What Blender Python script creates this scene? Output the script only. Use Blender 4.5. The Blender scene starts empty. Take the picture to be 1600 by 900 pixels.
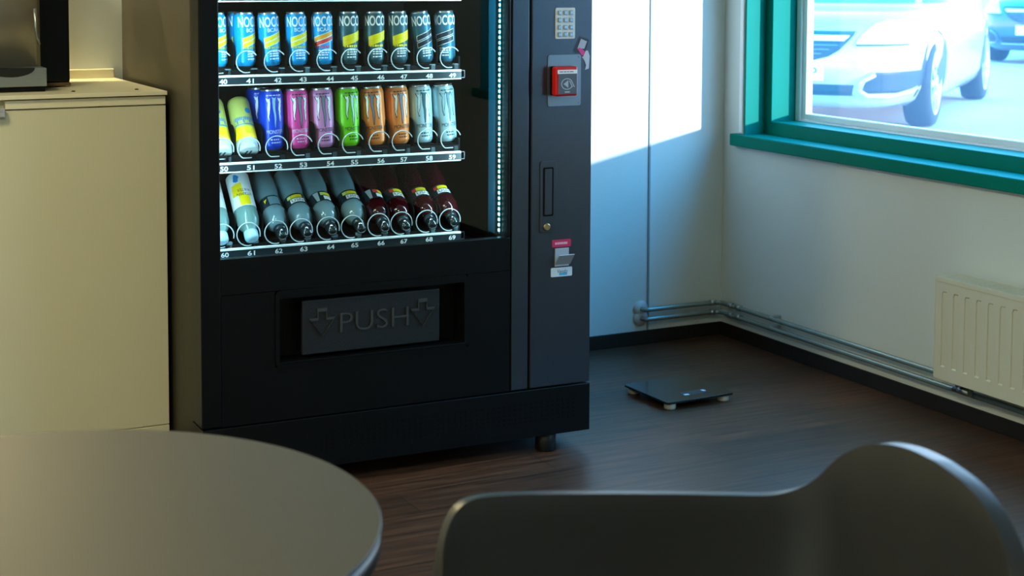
import bpy, bmesh, math, random
from mathutils import Vector, Matrix
random.seed(7)
sc = bpy.context.scene
COL = sc.collection
PI = math.pi

# ------------------------------------------------------------------ camera
CAM = Vector((-1.1349, -3.8621, 1.3645))
F = Vector((0.4569, 0.8865, -0.0731)).normalized()
R = Vector((0.889, -0.4579, 0.004)); R = (R - F * R.dot(F)).normalized()
U = R.cross(F)
cam_d = bpy.data.cameras.new('camera'); cam = bpy.data.objects.new('camera', cam_d); COL.objects.link(cam)
m = Matrix((R, U, -F)).transposed().to_4x4(); m.translation = CAM
cam.matrix_world = m
cam_d.sensor_width = 36.0; cam_d.lens = 2463.37 * 36 / 1600
cam_d.shift_x = 16.87 / 1600; cam_d.shift_y = -314.15 / 1600
cam_d.dof.use_dof = True; cam_d.dof.focus_distance = 4.35; cam_d.dof.aperture_fstop = 6.5
cam_d.clip_start = 0.05; cam_d.clip_end = 300
sc.camera = cam

# ------------------------------------------------------------------ view
sc.view_settings.view_transform = 'Standard'; sc.view_settings.look = 'None'
sc.view_settings.gamma = 1.0; sc.view_settings.use_curve_mapping = False
sc.view_settings.exposure = 0.0
try:
    sc.cycles.use_denoising = True
    sc.cycles.max_bounces = 10; sc.cycles.diffuse_bounces = 5; sc.cycles.transparent_max_bounces = 16
    sc.cycles.sample_clamp_indirect = 6.0
    sc.cycles.caustics_reflective = False; sc.cycles.caustics_refractive = False
except Exception:
    pass

# ------------------------------------------------------------------ sky and sun
SKY_STRENGTH = 16.0
w = bpy.data.worlds.new('sky'); sc.world = w; w.use_nodes = True
nt = w.node_tree; nt.nodes.clear()
out = nt.nodes.new('ShaderNodeOutputWorld'); bg = nt.nodes.new('ShaderNodeBackground')
tc = nt.nodes.new('ShaderNodeTexCoord'); sep = nt.nodes.new('ShaderNodeSeparateXYZ'); rp = nt.nodes.new('ShaderNodeValToRGB')
nt.links.new(tc.outputs['Generated'], sep.inputs[0]); nt.links.new(sep.outputs['Z'], rp.inputs[0])
rp.color_ramp.elements[0].position = 0.03; rp.color_ramp.elements[0].color = (0.40, 0.42, 0.43, 1)
rp.color_ramp.elements[1].position = 0.85; rp.color_ramp.elements[1].color = (0.008, 0.37, 0.90, 1)
el = rp.color_ramp.elements.new(0.14); el.color = (0.32, 0.38, 0.43, 1)
el = rp.color_ramp.elements.new(0.38); el.color = (0.09, 0.33, 0.60, 1)
nt.links.new(rp.outputs[0], bg.inputs[0]); bg.inputs[1].default_value = SKY_STRENGTH
nt.links.new(bg.outputs[0], out.inputs[0])

SUN_STRENGTH = 8.0
sun_d = bpy.data.lights.new('sun', 'SUN'); sun_d.energy = SUN_STRENGTH; sun_d.angle = math.radians(1.2); sun_d.color = (0.90, 0.96, 1.0)
sun = bpy.data.objects.new('sun', sun_d); COL.objects.link(sun)
sun.rotation_euler = Vector((-0.70, 1.0, -0.150)).to_track_quat('-Z', 'Y').to_euler()
sun.location = (20, -25, 6)

def area(name, loc, direction, sx, sy, power, color, spread=PI):
    d = bpy.data.lights.new(name, 'AREA'); d.shape = 'RECTANGLE'; d.size = sx; d.size_y = sy; d.energy = power; d.color = color
    try: d.spread = spread
    except Exception: pass
    o = bpy.data.objects.new(name, d); COL.objects.link(o); o.location = loc
    o.rotation_euler = Vector(direction).to_track_quat('-Z', 'Y').to_euler()
    return o
WARM = (1.0, 0.87, 0.50)
LAMP_POWER = 43.0
CEIL = 2.7
LAMPS = ((-1.55, -0.9), (-1.35, -2.95))
for i, (x, y) in enumerate(LAMPS):
    area('ceiling_lamp_light', (x, y, CEIL - 0.065), (0, 0, -1), 0.55, 0.55, LAMP_POWER, (WARM, (0.92, 1.0, 0.74))[i])
# light portals in the window openings (guide the sky's rays; give off nothing themselves)
for py, pw in ((-0.40, 2.5), (-2.65, 1.4)):
    pt = area('window_portal', (2.56, py, 1.45), (-1, 0, 0), pw, 1.4, 1.0, (1, 1, 1))
    pt.rotation_euler = Matrix(((0, 0, 1), (1, 0, 0), (0, 1, 0))).to_euler()
    pt.data.cycles.is_portal = True

# ------------------------------------------------------------------ materials
def lin(h):
    h = h.lstrip('#'); c = [int(h[i:i + 2], 16) / 255 for i in (0, 2, 4)]
    return tuple(((v / 12.92) if v <= 0.04045 else ((v + 0.055) / 1.055) ** 2.4) for v in c) + (1.0,)
MATS = {}
def mat(name, col, rough=0.5, metal=0.0, noise=0.0, nscale=8.0, bump=0.0, bscale=200.0, emit=0.0, coat=0.0, spec=None, trans=0.0, ecol=None):
    if name in MATS: return MATS[name]
    if isinstance(col, str): col = lin(col)
    mt = bpy.data.materials.new(name); mt.use_nodes = True; t = mt.node_tree; b = t.nodes['Principled BSDF']
    b.inputs['Base Color'].default_value = col; b.inputs['Roughness'].default_value = rough; b.inputs['Metallic'].default_value = metal
    if coat: b.inputs['Coat Weight'].default_value = coat; b.inputs['Coat Roughness'].default_value = 0.08
    if spec is not None: b.inputs['Specular IOR Level'].default_value = spec
    if trans: b.inputs['Transmission Weight'].default_value = trans
    if emit:
        b.inputs['Emission Color'].default_value = ecol or col; b.inputs['Emission Strength'].default_value = emit
    tcn = t.nodes.new('ShaderNodeTexCoord')
    nz = t.nodes.new('ShaderNodeTexNoise'); nz.inputs['Scale'].default_value = nscale; nz.inputs['Detail'].default_value = 4
    t.links.new(tcn.outputs['Object'], nz.inputs['Vector'])
    if noise:
        mx = t.nodes.new('ShaderNodeMixRGB'); mx.blend_type = 'MIX'
        mx.inputs[1].default_value = tuple(c * (1 - noise) for c in col[:3]) + (1,)
        mx.inputs[2].default_value = tuple(min(1, c * (1 + noise)) for c in col[:3]) + (1,)
        t.links.new(nz.outputs['Fac'], mx.inputs[0]); t.links.new(mx.outputs[0], b.inputs['Base Color'])
    if bump:
        n2 = t.nodes.new('ShaderNodeTexNoise'); n2.inputs['Scale'].default_value = bscale; n2.inputs['Detail'].default_value = 2
        t.links.new(tcn.outputs['Object'], n2.inputs['Vector'])
        bp = t.nodes.new('ShaderNodeBump'); bp.inputs['Strength'].default_value = bump; bp.inputs['Distance'].default_value = 0.002
        t.links.new(n2.outputs['Fac'], bp.inputs['Height']); t.links.new(bp.outputs[0], b.inputs['Normal'])
    MATS[name] = mt
    return mt
def glass_mat(name, tint=(1, 1, 1), veil=0.0, ior=1.5):
    mt = bpy.data.materials.new(name); mt.use_nodes = True; t = mt.node_tree; t.nodes.clear()
    o = t.nodes.new('ShaderNodeOutputMaterial'); tr = t.nodes.new('ShaderNodeBsdfTransparent'); tr.inputs[0].default_value = tint + (1,)
    gl = t.nodes.new('ShaderNodeBsdfGlossy'); gl.inputs['Roughness'].default_value = 0.0
    lw = t.nodes.new('ShaderNodeLayerWeight'); lw.inputs[0].default_value = 0.5
    pw = t.nodes.new('ShaderNodeMath'); pw.operation = 'POWER'; pw.inputs[1].default_value = 5.0
    fr = t.nodes.new('ShaderNodeMath'); fr.operation = 'MULTIPLY_ADD'; fr.inputs[1].default_value = 0.6; fr.inputs[2].default_value = 0.03
    t.links.new(lw.outputs['Facing'], pw.inputs[0]); t.links.new(pw.outputs[0], fr.inputs[0])
    mx = t.nodes.new('ShaderNodeMixShader')
    t.links.new(fr.outputs[0], mx.inputs[0]); t.links.new(tr.outputs[0], mx.inputs[1]); t.links.new(gl.outputs[0], mx.inputs[2])
    last = mx
    if veil:   # blue haze of daylight glare, mixed into the pane's shader
        tl = t.nodes.new('ShaderNodeBsdfTranslucent'); tl.inputs[0].default_value = (0.16, 0.55, 1, 1)
        m2 = t.nodes.new('ShaderNodeMixShader'); m2.inputs[0].default_value = veil
        t.links.new(mx.outputs[0], m2.inputs[1]); t.links.new(tl.outputs[0], m2.inputs[2]); last = m2
    t.links.new(last.outputs[0], o.inputs[0])
    return mt
def floor_mat():
    mt = bpy.data.materials.new('wood_vinyl'); mt.use_nodes = True; t = mt.node_tree; b = t.nodes['Principled BSDF']
    tcn = t.nodes.new('ShaderNodeTexCoord'); mp = t.nodes.new('ShaderNodeMapping')
    t.links.new(tcn.outputs['Object'], mp.inputs[0])
    br = t.nodes.new('ShaderNodeTexBrick'); br.inputs['Scale'].default_value = 1.0
    br.inputs['Brick Width'].default_value = 0.95; br.inputs['Row Height'].default_value = 0.155; br.inputs['Mortar Size'].default_value = 0.0012
    br.inputs['Color1'].default_value = lin('#583a29'); br.inputs['Color2'].default_value = lin('#432c1e'); br.inputs['Mortar'].default_value = lin('#1d1510')
    t.links.new(mp.outputs[0], br.inputs['Vector'])
    m2 = t.nodes.new('ShaderNodeMapping'); m2.inputs['Scale'].default_value = (1.6, 22, 1); t.links.new(tcn.outputs['Object'], m2.inputs[0])
    nz = t.nodes.new('ShaderNodeTexNoise'); nz.inputs['Scale'].default_value = 2.5; nz.inputs['Detail'].default_value = 6; t.links.new(m2.outputs[0], nz.inputs['Vector'])
    rm_ = t.nodes.new('ShaderNodeValToRGB'); rm_.color_ramp.elements[0].position = .3; rm_.color_ramp.elements[1].position = .75
    rm_.color_ramp.elements[0].color = (.42, .42, .42, 1); rm_.color_ramp.elements[1].color = (1.7, 1.6, 1.5, 1); t.links.new(nz.outputs['Fac'], rm_.inputs[0])
    mx = t.nodes.new('ShaderNodeMixRGB'); mx.blend_type = 'MULTIPLY'; mx.inputs[0].default_value = 1.0
    t.links.new(br.outputs['Color'], mx.inputs[1]); t.links.new(rm_.outputs[0], mx.inputs[2]); t.links.new(mx.outputs[0], b.inputs['Base Color'])
    b.inputs['Roughness'].default_value = 0.36; b.inputs['Specular IOR Level'].default_value = 0.5
    bp = t.nodes.new('ShaderNodeBump'); bp.inputs['Strength'].default_value = 0.15; bp.inputs['Distance'].default_value = 0.002
    t.links.new(nz.outputs['Fac'], bp.inputs['Height']); t.links.new(bp.outputs[0], b.inputs['Normal'])
    return mt

M_FLOOR = floor_mat()
M_WALL = mat('white_paint', '#dde2de', .55, noise=.02, nscale=3, bump=.12, bscale=60)
M_CEIL = mat('ceiling_paint', '#cfccc0', .8, noise=.02)
M_BASEB = mat('dark_vinyl_skirting', '#1d1814', .45, noise=.1)
M_GREEN = mat('green_gloss_paint', (0.0, .21, .16, 1), .5, noise=.05, nscale=4, bump=.08, bscale=30, spec=.06)
M_WHITEFR = mat('white_window_frame', '#f8f9f9', .4, noise=.01)
M_PIPE = mat('painted_pipe', '#8b9a97', .25, metal=.4, noise=.06)
M_STEEL = mat('steel', '#b9bcbd', .28, metal=1.0, noise=.06)
M_RAD = mat('radiator_enamel', '#dcd8c6', .38, noise=.015)
M_BLACKM = mat('black_powder_coat', '#090b0c', .36, noise=.08, nscale=20, bump=.1, bscale=600, spec=.25)
M_PANEL = mat('graphite_powder_coat', (.075, .092, .115, 1), .3, metal=.75, noise=.08, nscale=20, bump=.04, bscale=700)
M_SIDE = mat('grey_brown_coated_side', '#302c20', .5, noise=.06, nscale=12, bump=.15, bscale=500)
M_INNER = mat('black_interior', (.0015, .0016, .0018, 1), .7, noise=.1, spec=.15)
M_CYANW = mat('inner_door_lining', '#1a4a5e', .14, metal=.2, noise=.03)
M_RAIL = mat('white_rail_plastic', '#f2f6f6', .35)
M_RAILD = mat('dark_rail_insert', '#1c2a30', .35)
M_WHITEINK = mat('white_print', '#f4f6f5', .5)
M_BLACKINK = mat('black_print', '#0b0c0e', .5)
M_COIL = mat('white_coated_wire', '#b4c0c2', .3)
M_BLOCK = mat('grey_stop_plastic', '#5b7078', .45)
M_FLAP = mat('textured_black_plastic', '#161717', .5, noise=.1, nscale=120, bump=.5, bscale=420)
M_KEYP = mat('keypad_plate', '#e4e2da', .45, noise=.03)
M_KEY = mat('keypad_button', '#93a4ae', .3, metal=.6)
M_PLATE = mat('brushed_steel_plate', '#7f8c95', .42, metal=.85, noise=.05)
M_RED = mat('red_plastic', '#d2180f', .35)
M_GREY = mat('grey_reader_face', '#565b66', .35)
M_LGREY = mat('light_grey_print', '#b4b9c2', .5)
M_PINK = mat('pink_print', '#e8418f', .5)
M_PINKLAB = mat('pink_red_label', '#d92a58', .45)
M_BLUEINK = mat('light_blue_print', '#4fb2dc', .5)
M_BRASS = mat('brass_lock', '#c2aa78', .3, metal=.9)
M_CREAM = mat('cream_laminate', '#d6d1b4', .42, noise=.02, nscale=5)
M_CREAMTOP = mat('cream_worktop', '#e6dfc2', .35, noise=.02, nscale=5)
M_CREAMWALL = M_WALL
M_BRUSH = mat('brushed_steel_front', '#a8a396', .42, metal=.7, noise=.08, nscale=3)
M_SILVERP = mat('silver_grey_plastic', '#7d868a', .4, metal=.3, noise=.04)
M_BLACKP = mat('black_gloss_plastic', '#050608', .2, noise=.05, spec=.2)
M_BROWN = mat('brown_rim', '#5a4020', .5)
M_TABLE = mat('taupe_laminate', '#433f38', .5, spec=.2, noise=.05, nscale=90, bump=.1, bscale=300)
M_TEDGE = mat('dark_table_edge', '#22241f', .4)
M_CHAIR = mat('charcoal_shell_plastic', '#272729', .36, noise=.04, nscale=60, bump=.06, bscale=500)
M_LEG = mat('black_metal', '#121212', .4)
M_SCALEG = mat('black_scale_glass', '#0b0d0e', .22, coat=.4)
M_FOOT = mat('white_rubber', '#c9c6bc', .6)
M_LCD = mat('grey_scale_display', '#39424a', .25)
M_LIDM = mat('aluminium_can_rim', '#c8ced2', .25, metal=.9)
M_LED = mat('led_glow', (.35, .9, 1.0, 1), .5, emit=9.0, ecol=(.25, .85, 1.0, 1))
M_LEDB = mat('led_tape', '#1d6c7c', .5)
M_LAMP = mat('lamp_diffuser_glow', (1, .85, .6, 1), .5, emit=3.0, ecol=(1, .82, .5, 1))
M_GLASS = glass_mat('machine_glass', (0.93, 0.98, 0.98))
M_WGLASS = glass_mat('window_glass', (0.96, 0.99, 1.0), veil=0.03)
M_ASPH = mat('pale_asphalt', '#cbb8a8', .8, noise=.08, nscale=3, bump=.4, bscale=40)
M_CAR = mat('silver_car_paint', '#c2b6aa', .25, metal=.3, coat=.8)
M_CARD = mat('dark_blue_car_paint', '#39505f', .3, metal=.2, coat=.6)
M_CARBLK = mat('black_car_plastic', '#1c2226', .5)
M_CARGL = mat('car_window_glass', '#2b3a44', .1, coat=.5)
M_TYRE = mat('tyre_rubber', '#1b1d1f', .8)
M_RIM = mat('alloy_rim', '#c2c6c9', .3, metal=.7)
M_HEADL = mat('headlight_lens', '#dfe5e8', .12, coat=.6)
M_CHROME = mat('chrome', '#e2e5e7', .12, metal=1.0)

# ------------------------------------------------------------------ mesh helpers
def box(bm, x0, x1, y0, y1, z0, z1, bev=0.0, seg=2, mi=0):
    vs = [bm.verts.new((x, y, z)) for z in (z0, z1) for y in (y0, y1) for x in (x0, x1)]
    fs = [bm.faces.new([vs[i] for i in q]) for q in ((0, 2, 3, 1), (4, 5, 7, 6), (0, 1, 5, 4), (2, 6, 7, 3), (0, 4, 6, 2), (1, 3, 7, 5))]
    for f in fs: f.material_index = mi
    if bev > 0:
        es = list({e for f in fs for e in f.edges})
        r = bmesh.ops.bevel(bm, geom=es, offset=bev, segments=seg, profile=0.5, affect='EDGES')
        for f in r['faces']: f.material_index = mi
    return fs
def lathe(bm, prof, n=32, center=(0, 0, 0), cap0=True, cap1=True, mi=0):
    cx, cy, cz = center; rings = []
    for r, z in prof:
        rings.append([bm.verts.new((cx + r * math.cos(2 * PI * k / n), cy + r * math.sin(2 * PI * k / n), cz + z)) for k in range(n)])
    for a, b in zip(rings, rings[1:]):
        for k in range(n):
            f = bm.faces.new((a[k], a[(k + 1) % n], b[(k + 1) % n], b[k])); f.smooth = True; f.material_index = mi
    if cap0: bm.faces.new(rings[0][::-1]).material_index = mi
    if cap1: bm.faces.new(rings[-1]).material_index = mi
def tube(bm, pts, r, n=10, cap=True, mi=0, closed=False):
    pts = [Vector(p) for p in pts]; rings = []; up = None
    N = len(pts)
    for i, p in enumerate(pts):
        if closed: d = pts[(i + 1) % N] - pts[i - 1]
        else: d = pts[min(i + 1, N - 1)] - pts[max(i - 1, 0)]
        d.normalize()
        if up is None:
            up = Vector((0, 0, 1)) if abs(d.z) < .9 else Vector((1, 0, 0))
        s = d.cross(up)
        if s.length < 1e-6: s = d.orthogonal()
        s.normalize(); up = s.cross(d).normalized()
        rings.append([bm.verts.new(p + (s * math.cos(2 * PI * k / n) + up * math.sin(2 * PI * k / n)) * r) for k in range(n)])
    pairs = list(zip(rings, rings[1:])) + ([(rings[-1], rings[0])] if closed else [])
    for a, b in pairs:
        for k in range(n):
            f = bm.faces.new((a[k], b[k], b[(k + 1) % n], a[(k + 1) % n])); f.smooth = True; f.material_index = mi
    if cap and not closed:
        bm.faces.new(rings[0]); bm.faces.new(rings[-1][::-1])
def prism_y(bm, poly, y0, y1, mi=0):
    """poly in (x,z), extruded from y0 (front) to y1"""
    a = [bm.verts.new((x, y0, z)) for x, z in poly]; b = [bm.verts.new((x, y1, z)) for x, z in poly]
    fs = [bm.faces.new(a), bm.faces.new(b[::-1])]
    n = len(poly)
    for k in range(n): fs.append(bm.faces.new((a[k], b[k], b[(k + 1) % n], a[(k + 1) % n])))
    for f in fs: f.material_index = mi
def rrect(x0, x1, z0, z1, r, n=5):
    p = []
    for cx, cz, a0 in ((x1 - r, z1 - r, 0), (x0 + r, z1 - r, 90), (x0 + r, z0 + r, 180), (x1 - r, z0 + r, 270)):
        for k in range(n + 1):
            a = math.radians(a0 + 90 * k / n); p.append((cx + r * math.cos(a), cz + r * math.sin(a)))
    return p
def frame_y(bm, outer, inner, y0, y1, mi=0):
    """ring between two equal-length loops, extruded in y"""
    n = len(outer)
    oa = [bm.verts.new((x, y0, z)) for x, z in outer]; ob = [bm.verts.new((x, y1, z)) for x, z in outer]
    ia = [bm.verts.new((x, y0, z)) for x, z in inner]; ib = [bm.verts.new((x, y1, z)) for x, z in inner]
    for k in range(n):
        j = (k + 1) % n
        for q in ((oa[k], ia[k], ia[j], oa[j]), (ob[k], ob[j], ib[j], ib[k]), (oa[k], oa[j], ob[j], ob[k]), (ia[k], ib[k], ib[j], ia[j])):
            bm.faces.new(q).material_index = mi
def obj(name, bm, mats, parent=None, smooth=False, loc=None):
    bmesh.ops.recalc_face_normals(bm, faces=bm.faces)
    me = bpy.data.meshes.new(name); bm.to_mesh(me); bm.free()
    for mm in (mats if isinstance(mats, (list, tuple)) else [mats]): me.materials.append(mm)
    if smooth:
        for p in me.polygons: p.use_smooth = True
    o = bpy.data.objects.new(name, me); COL.objects.link(o)
    if parent: o.parent = parent
    if loc: o.location = loc
    return o
def NB(): return bmesh.new()
def thing(name, label, cat, loc=(0, 0, 0), rz=0.0, group=None):
    o = bpy.data.objects.new(name, None); COL.objects.link(o); o.empty_display_size = .05
    o.location = loc; o.rotation_euler = (0, 0, rz); o['label'] = label; o['category'] = cat
    if group: o['group'] = group
    return o
def tag(o, label, cat, group=None):
    o['label'] = label; o['category'] = cat
    if group: o['group'] = group
    return o
def struct(name, bm, mt, parent=None, smooth=False):
    o = obj(name, bm, mt, parent, smooth)
    if not parent: o['kind'] = 'structure'
    return o
def add_bevel(o, wd, seg=3):
    md = o.modifiers.new('bevel', 'BEVEL'); md.width = wd; md.segments = seg; md.limit_method = 'ANGLE'; md.angle_limit = math.radians(40)

_TC = {}
def text_tris(s, thin=0.0):
    """flat text as (verts2d, faces), normalised to its own bounding box 0..1 x 0..1"""
    key = (s, thin)
    if key in _TC: return _TC[key]
    cu = bpy.data.curves.new('lettering', 'FONT'); cu.body = s; cu.size = 1; cu.resolution_u = 3; cu.offset = thin
    o = bpy.data.objects.new('lettering', cu); COL.objects.link(o)
    dg = bpy.context.evaluated_depsgraph_get(); me = bpy.data.meshes.new_from_object(o.evaluated_get(dg))
    v = [(p.co.x, p.co.y) for p in me.vertices]; f = [tuple(p.vertices) for p in me.polygons]
    bpy.data.objects.remove(o); bpy.data.curves.remove(cu); bpy.data.meshes.remove(me)
    x0 = min(p[0] for p in v); x1 = max(p[0] for p in v); y0 = min(p[1] for p in v); y1 = max(p[1] for p in v)
    v = [((x - x0) / (x1 - x0), (y - y0) / (y1 - y0)) for x, y in v]
    _TC[key] = (v, f); return v, f
def text_flat(bm, s, x, z, wd, ht, y, flip=False, shear=0.0, depth=0.0, thin=0.0, mi=0):
    """text facing -y in the xz plane, lower-left corner at x, z"""
    v, f = text_tris(s, thin)
    def P(a, b): return ((x + wd - a * wd) if flip else (x + a * wd + shear * b * ht), (z + ht - b * ht) if flip else z + b * ht)
    vs = [bm.verts.new((P(a, b)[0], y, P(a, b)[1])) for a, b in v]
    fs = []
    for q in f:
        try: fs.append(bm.faces.new([vs[i] for i in q]))
        except ValueError: pass
    for ff in fs: ff.material_index = mi
    if depth:
        r = bmesh.ops.extrude_face_region(bm, geom=fs)
        for g in r['geom']:
            if isinstance(g, bmesh.types.BMVert): g.co.y -= depth
    return fs
def wrap_new(bm_src, r, bm_dst, mi=0, nsl=24):
    """bend flat (x,z) geometry round a vertical cylinder of radius r (front faces -y)"""
    xs = [v.co.x for v in bm_src.verts]
    if not xs: return
    x0, x1 = min(xs), max(xs); step = r * 2 * PI / 60; k = math.ceil(x0 / step)
    while k * step < x1:
        bmesh.ops.bisect_plane(bm_src, geom=bm_src.verts[:] + bm_src.edges[:] + bm_src.faces[:], plane_co=(k * step, 0, 0), plane_no=(1, 0, 0)); k += 1
    mp = {}
    for v in bm_src.verts:
        a = v.co.x / r; rr = r - v.co.y
        mp[v] = bm_dst.verts.new((rr * math.sin(a), -rr * math.cos(a), v.co.z))
    for f in bm_src.faces:
        try:
            nf = bm_dst.faces.new([mp[v] for v in f.verts]); nf.material_index = mi
        except ValueError: pass
    bm_src.free()
def poly_flat(bm, pts, y=0.0, mi=0):
    f = bm.faces.new([bm.verts.new((x, y, z)) for x, z in pts]); f.material_index = mi
    return f
def flat_box(bm, x0, x1, z0, z1, y=0.0): return poly_flat(bm, ((x0, z0), (x1, z0), (x1, z1), (x0, z1)), y)
def ribbon(bm, pts, y=0.0):
    """pts: (x, z, halfwidth) from top to bottom"""
    L = [bm.verts.new((x - h, y, z)) for x, z, h in pts]; Rr = [bm.verts.new((x + h, y, z)) for x, z, h in pts]
    for k in range(len(pts) - 1): bm.faces.new((L[k], Rr[k], Rr[k + 1], L[k + 1]))

# ------------------------------------------------------------------ room
X0, X1, Y0, Y1 = -3.2, 2.2977, -5.6, 0.9784
WY0, WY1, WZ0, WZ1 = -1.60, 0.845, 0.735, 2.10       # window openings in the wall
VY0, VY1 = -3.35, -1.95
b = NB(); box(b, X0 - .2, X1 + .25, Y0 - .2, Y1 + .2, -.12, 0); struct('floor', b, M_FLOOR)
b = NB(); box(b, X0 - .2, X1 + .25, Y0 - .2, Y1 + .2, CEIL, CEIL + .12); struct('ceiling', b, M_CEIL)
b = NB(); box(b, X0 - .2, X1 + .25, Y1, Y1 + .2, 0, CEIL); struct('wall_back', b, M_WALL)
b = NB(); box(b, X0 - .2, X0, Y0, Y1, 0, CEIL); struct('wall_left', b, M_WALL)
b = NB(); box(b, X0 - .2, X1 + .25, Y0 - .2, Y0, 0, CEIL); struct('wall_front', b, M_WALL)
b = NB(); T = .25
box(b, X1, X1 + T, Y0, Y1, 0, WZ0); box(b, X1, X1 + T, Y0, Y1, WZ1, CEIL)
box(b, X1, X1 + T, WY1, Y1, WZ0, WZ1); box(b, X1, X1 + T, VY1, WY0, WZ0, WZ1); box(b, X1, X1 + T, Y0, VY0, WZ0, WZ1)
struct('wall_right', b, M_WALL)
# skirting: dark vinyl strip folded up at the foot of the walls
b = NB(); box(b, 1.1, X1 - .006, Y1 - .006, Y1, 0, .051, .002); struct('baseboard_back', b, M_BASEB)
b = NB(); box(b, X1 - .006, X1, Y0 + .01, Y1, 0, .051, .002); struct('baseboard_right', b, M_BASEB)
# joint strip on the back wall
b = NB(); box(b, 1.9655, 1.9735, Y1 - .004, Y1, .051, CEIL - .001, .001); struct('trim_1', b, mat('joint_strip_grey', '#8a97a0', .5))
b = NB(); box(b, X1 - .010, X1, .850, .872, WZ0 + .04, WZ1, .004); struct('trim_2', b, M_WHITEFR)

# windows: green timber lining, sill and frame, white sash, pane
def window(nm, WY0, WY1, ear):
    win = bpy.data.objects.new(nm, None); COL.objects.link(win); win['kind'] = 'structure'
    b = NB(); box(b, 2.2677, 2.385, WY0 - ear, WY1 + ear, .728, .7715, .004); struct('window_sill', b, M_GREEN, win)
    b = NB()   # lining of the opening
    box(b, X1 - .004, 2.385, WY1 - .007, WY1, .7715, WZ1); box(b, X1 - .004, 2.385, WY0, WY0 + .008, .7715, WZ1); box(b, X1 - .004, 2.385, WY0, WY1, WZ1 - .008, WZ1)
    struct('window_lining', b, M_GREEN, win)
    b = NB()   # green box frame
    box(b, 2.38, 2.505, WY1 - .048, WY1, .735, WZ1, .003); box(b, 2.38, 2.505, WY0, WY0 + .048, .735, WZ1, .003)
    box(b, 2.38, 2.505, WY0 + .048, WY1 - .048, .735, .8195, .003); box(b, 2.38, 2.505, WY0 + .048, WY1 - .048, WZ1 - .05, WZ1, .003)
    struct('window_frame', b, M_GREEN, win)
    b = NB()   # white sash, two steps
    sy0, sy1, sz0, sz1 = WY0 + .048, WY1 - .048, .795, WZ1 - .05
    for st, wd, xa, xb in ((0, .030, 2.487, 2.53), (.032, .022, 2.494, 2.525)):
        y0_, y1_, z0_, z1_ = sy0 + st, sy1 - st, sz0 + st, sz1 - st
        box(b, xa, xb, y0_, y0_ + wd, z0_, z1_, .004); box(b, xa, xb, y1_ - wd, y1_, z0_, z1_, .004)
        box(b, xa, xb, y0_ + wd, y1_ - wd, z0_, z0_ + wd, .004); box(b, xa, xb, y0_ + wd, y1_ - wd, z1_ - wd, z1_, .004)
    struct('window_sash', b, M_WHITEFR, win)
    b = NB(); box(b, 2.508, 2.512, sy0 + .05, sy1 - .05, sz0 + .05, sz1 - .05); struct('window_pane', b, M_WGLASS, win)
window('window_1', WY0, WY1, .055); window('added_window', VY0, VY1, .055)  # the second window is out of view, added for light and panel reflections

# ceiling lamps
for i, (x, y) in enumerate(LAMPS):
    L = thing('ceiling_lamp', ('square ceiling lamp above the cream cabinet', 'square ceiling lamp above the round table side of the room')[i], 'lamp', (x, y, CEIL), group='square ceiling lamps')
    b = NB(); box(b, -.31, .31, -.31, .31, -.05, 0, .005); obj('lamp_housing', b, M_WHITEFR, L)
    b = NB(); box(b, -.28, .28, -.28, .28, -.056, -.050); obj('lamp_diffuser', b, M_LAMP, L)

# heating pipes along the foot of the walls
def arc_pts(z, off=.033, r=.035):
    xc, yc = X1 - off, Y1 - off
    p = [(1.9335, Y1 - .012, z), (1.9345, Y1 - .028, z), (1.942, yc, z)] if False else [(1.937, Y1 - .001, z), (1.937, yc + .012, z), (1.941, yc + .003, z), (1.949, yc, z)]
    for k in range(9):
        a = PI / 2 * k / 8; p.append((xc - r + r * math.sin(a), yc - r + r * math.cos(a), z))
    return p
for z, nm, yend in ((.1335, 'upper heating pipe running round the corner to the radiator', -1.7), (.0985, 'lower heating pipe running round the corner under the radiator', -1.7)):
    b = NB(); p = arc_pts(z) + [(X1 - .033, .5, z), (X1 - .033, -.3, z), (X1 - .033, -1.0, z), (X1 - .033, yend, z)]
    tube(b, p, .0088, 12)
    o = obj('heating_pipe', b, M_PIPE); tag(o, nm, 'pipe', 'heating pipes along the skirting')
    for cx_, cy_ in ((2.235, Y1 - .033), (X1 - .033, Y1 - .11), (X1 - .033, Y1 - .16)):
        ax = (0.011, 0, 0) if cy_ > Y1 - .05 else (0, .011, 0)
        b = NB(); tube(b, [(cx_ - ax[0], cy_ - ax[1], z), (cx_ + ax[0], cy_ + ax[1], z)], .0115, 12); obj('pipe_coupling', b, M_STEEL, o)
    b = NB(); lathe(b, [(.030, 0), (.030, .004), (.012, .012)], 24); e = obj('wall_rosette', b, mat('white_rosette', '#c9ced2', .4), o)
    e.location = (1.937, Y1 - .001, z); e.rotation_euler = (PI / 2, 0, 0)
    for yb in (.62, -1.35):
        b = NB(); box(b, X1 - .038, X1, yb - .010, yb + .010, z - .0105, z + .0115, .003); obj('pipe_clip', b, M_STEEL, o)

# ------------------------------------------------------------------ outside
GZ = .25
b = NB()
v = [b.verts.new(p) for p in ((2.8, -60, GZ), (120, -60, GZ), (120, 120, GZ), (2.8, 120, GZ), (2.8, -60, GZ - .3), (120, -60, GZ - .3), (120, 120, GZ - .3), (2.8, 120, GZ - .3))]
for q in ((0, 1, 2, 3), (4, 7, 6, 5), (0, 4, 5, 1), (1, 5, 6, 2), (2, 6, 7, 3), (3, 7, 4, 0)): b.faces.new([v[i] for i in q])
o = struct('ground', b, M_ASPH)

b = NB(); box(b, 10.1, 13.0, -17.0, -15.6, GZ, 8.0); o = struct('unseen_sun_block', b, mat('sun_block_pale', '#b9b6ac', .8, noise=.05))  # unseen block, added to keep the sun off the machine front

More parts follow.
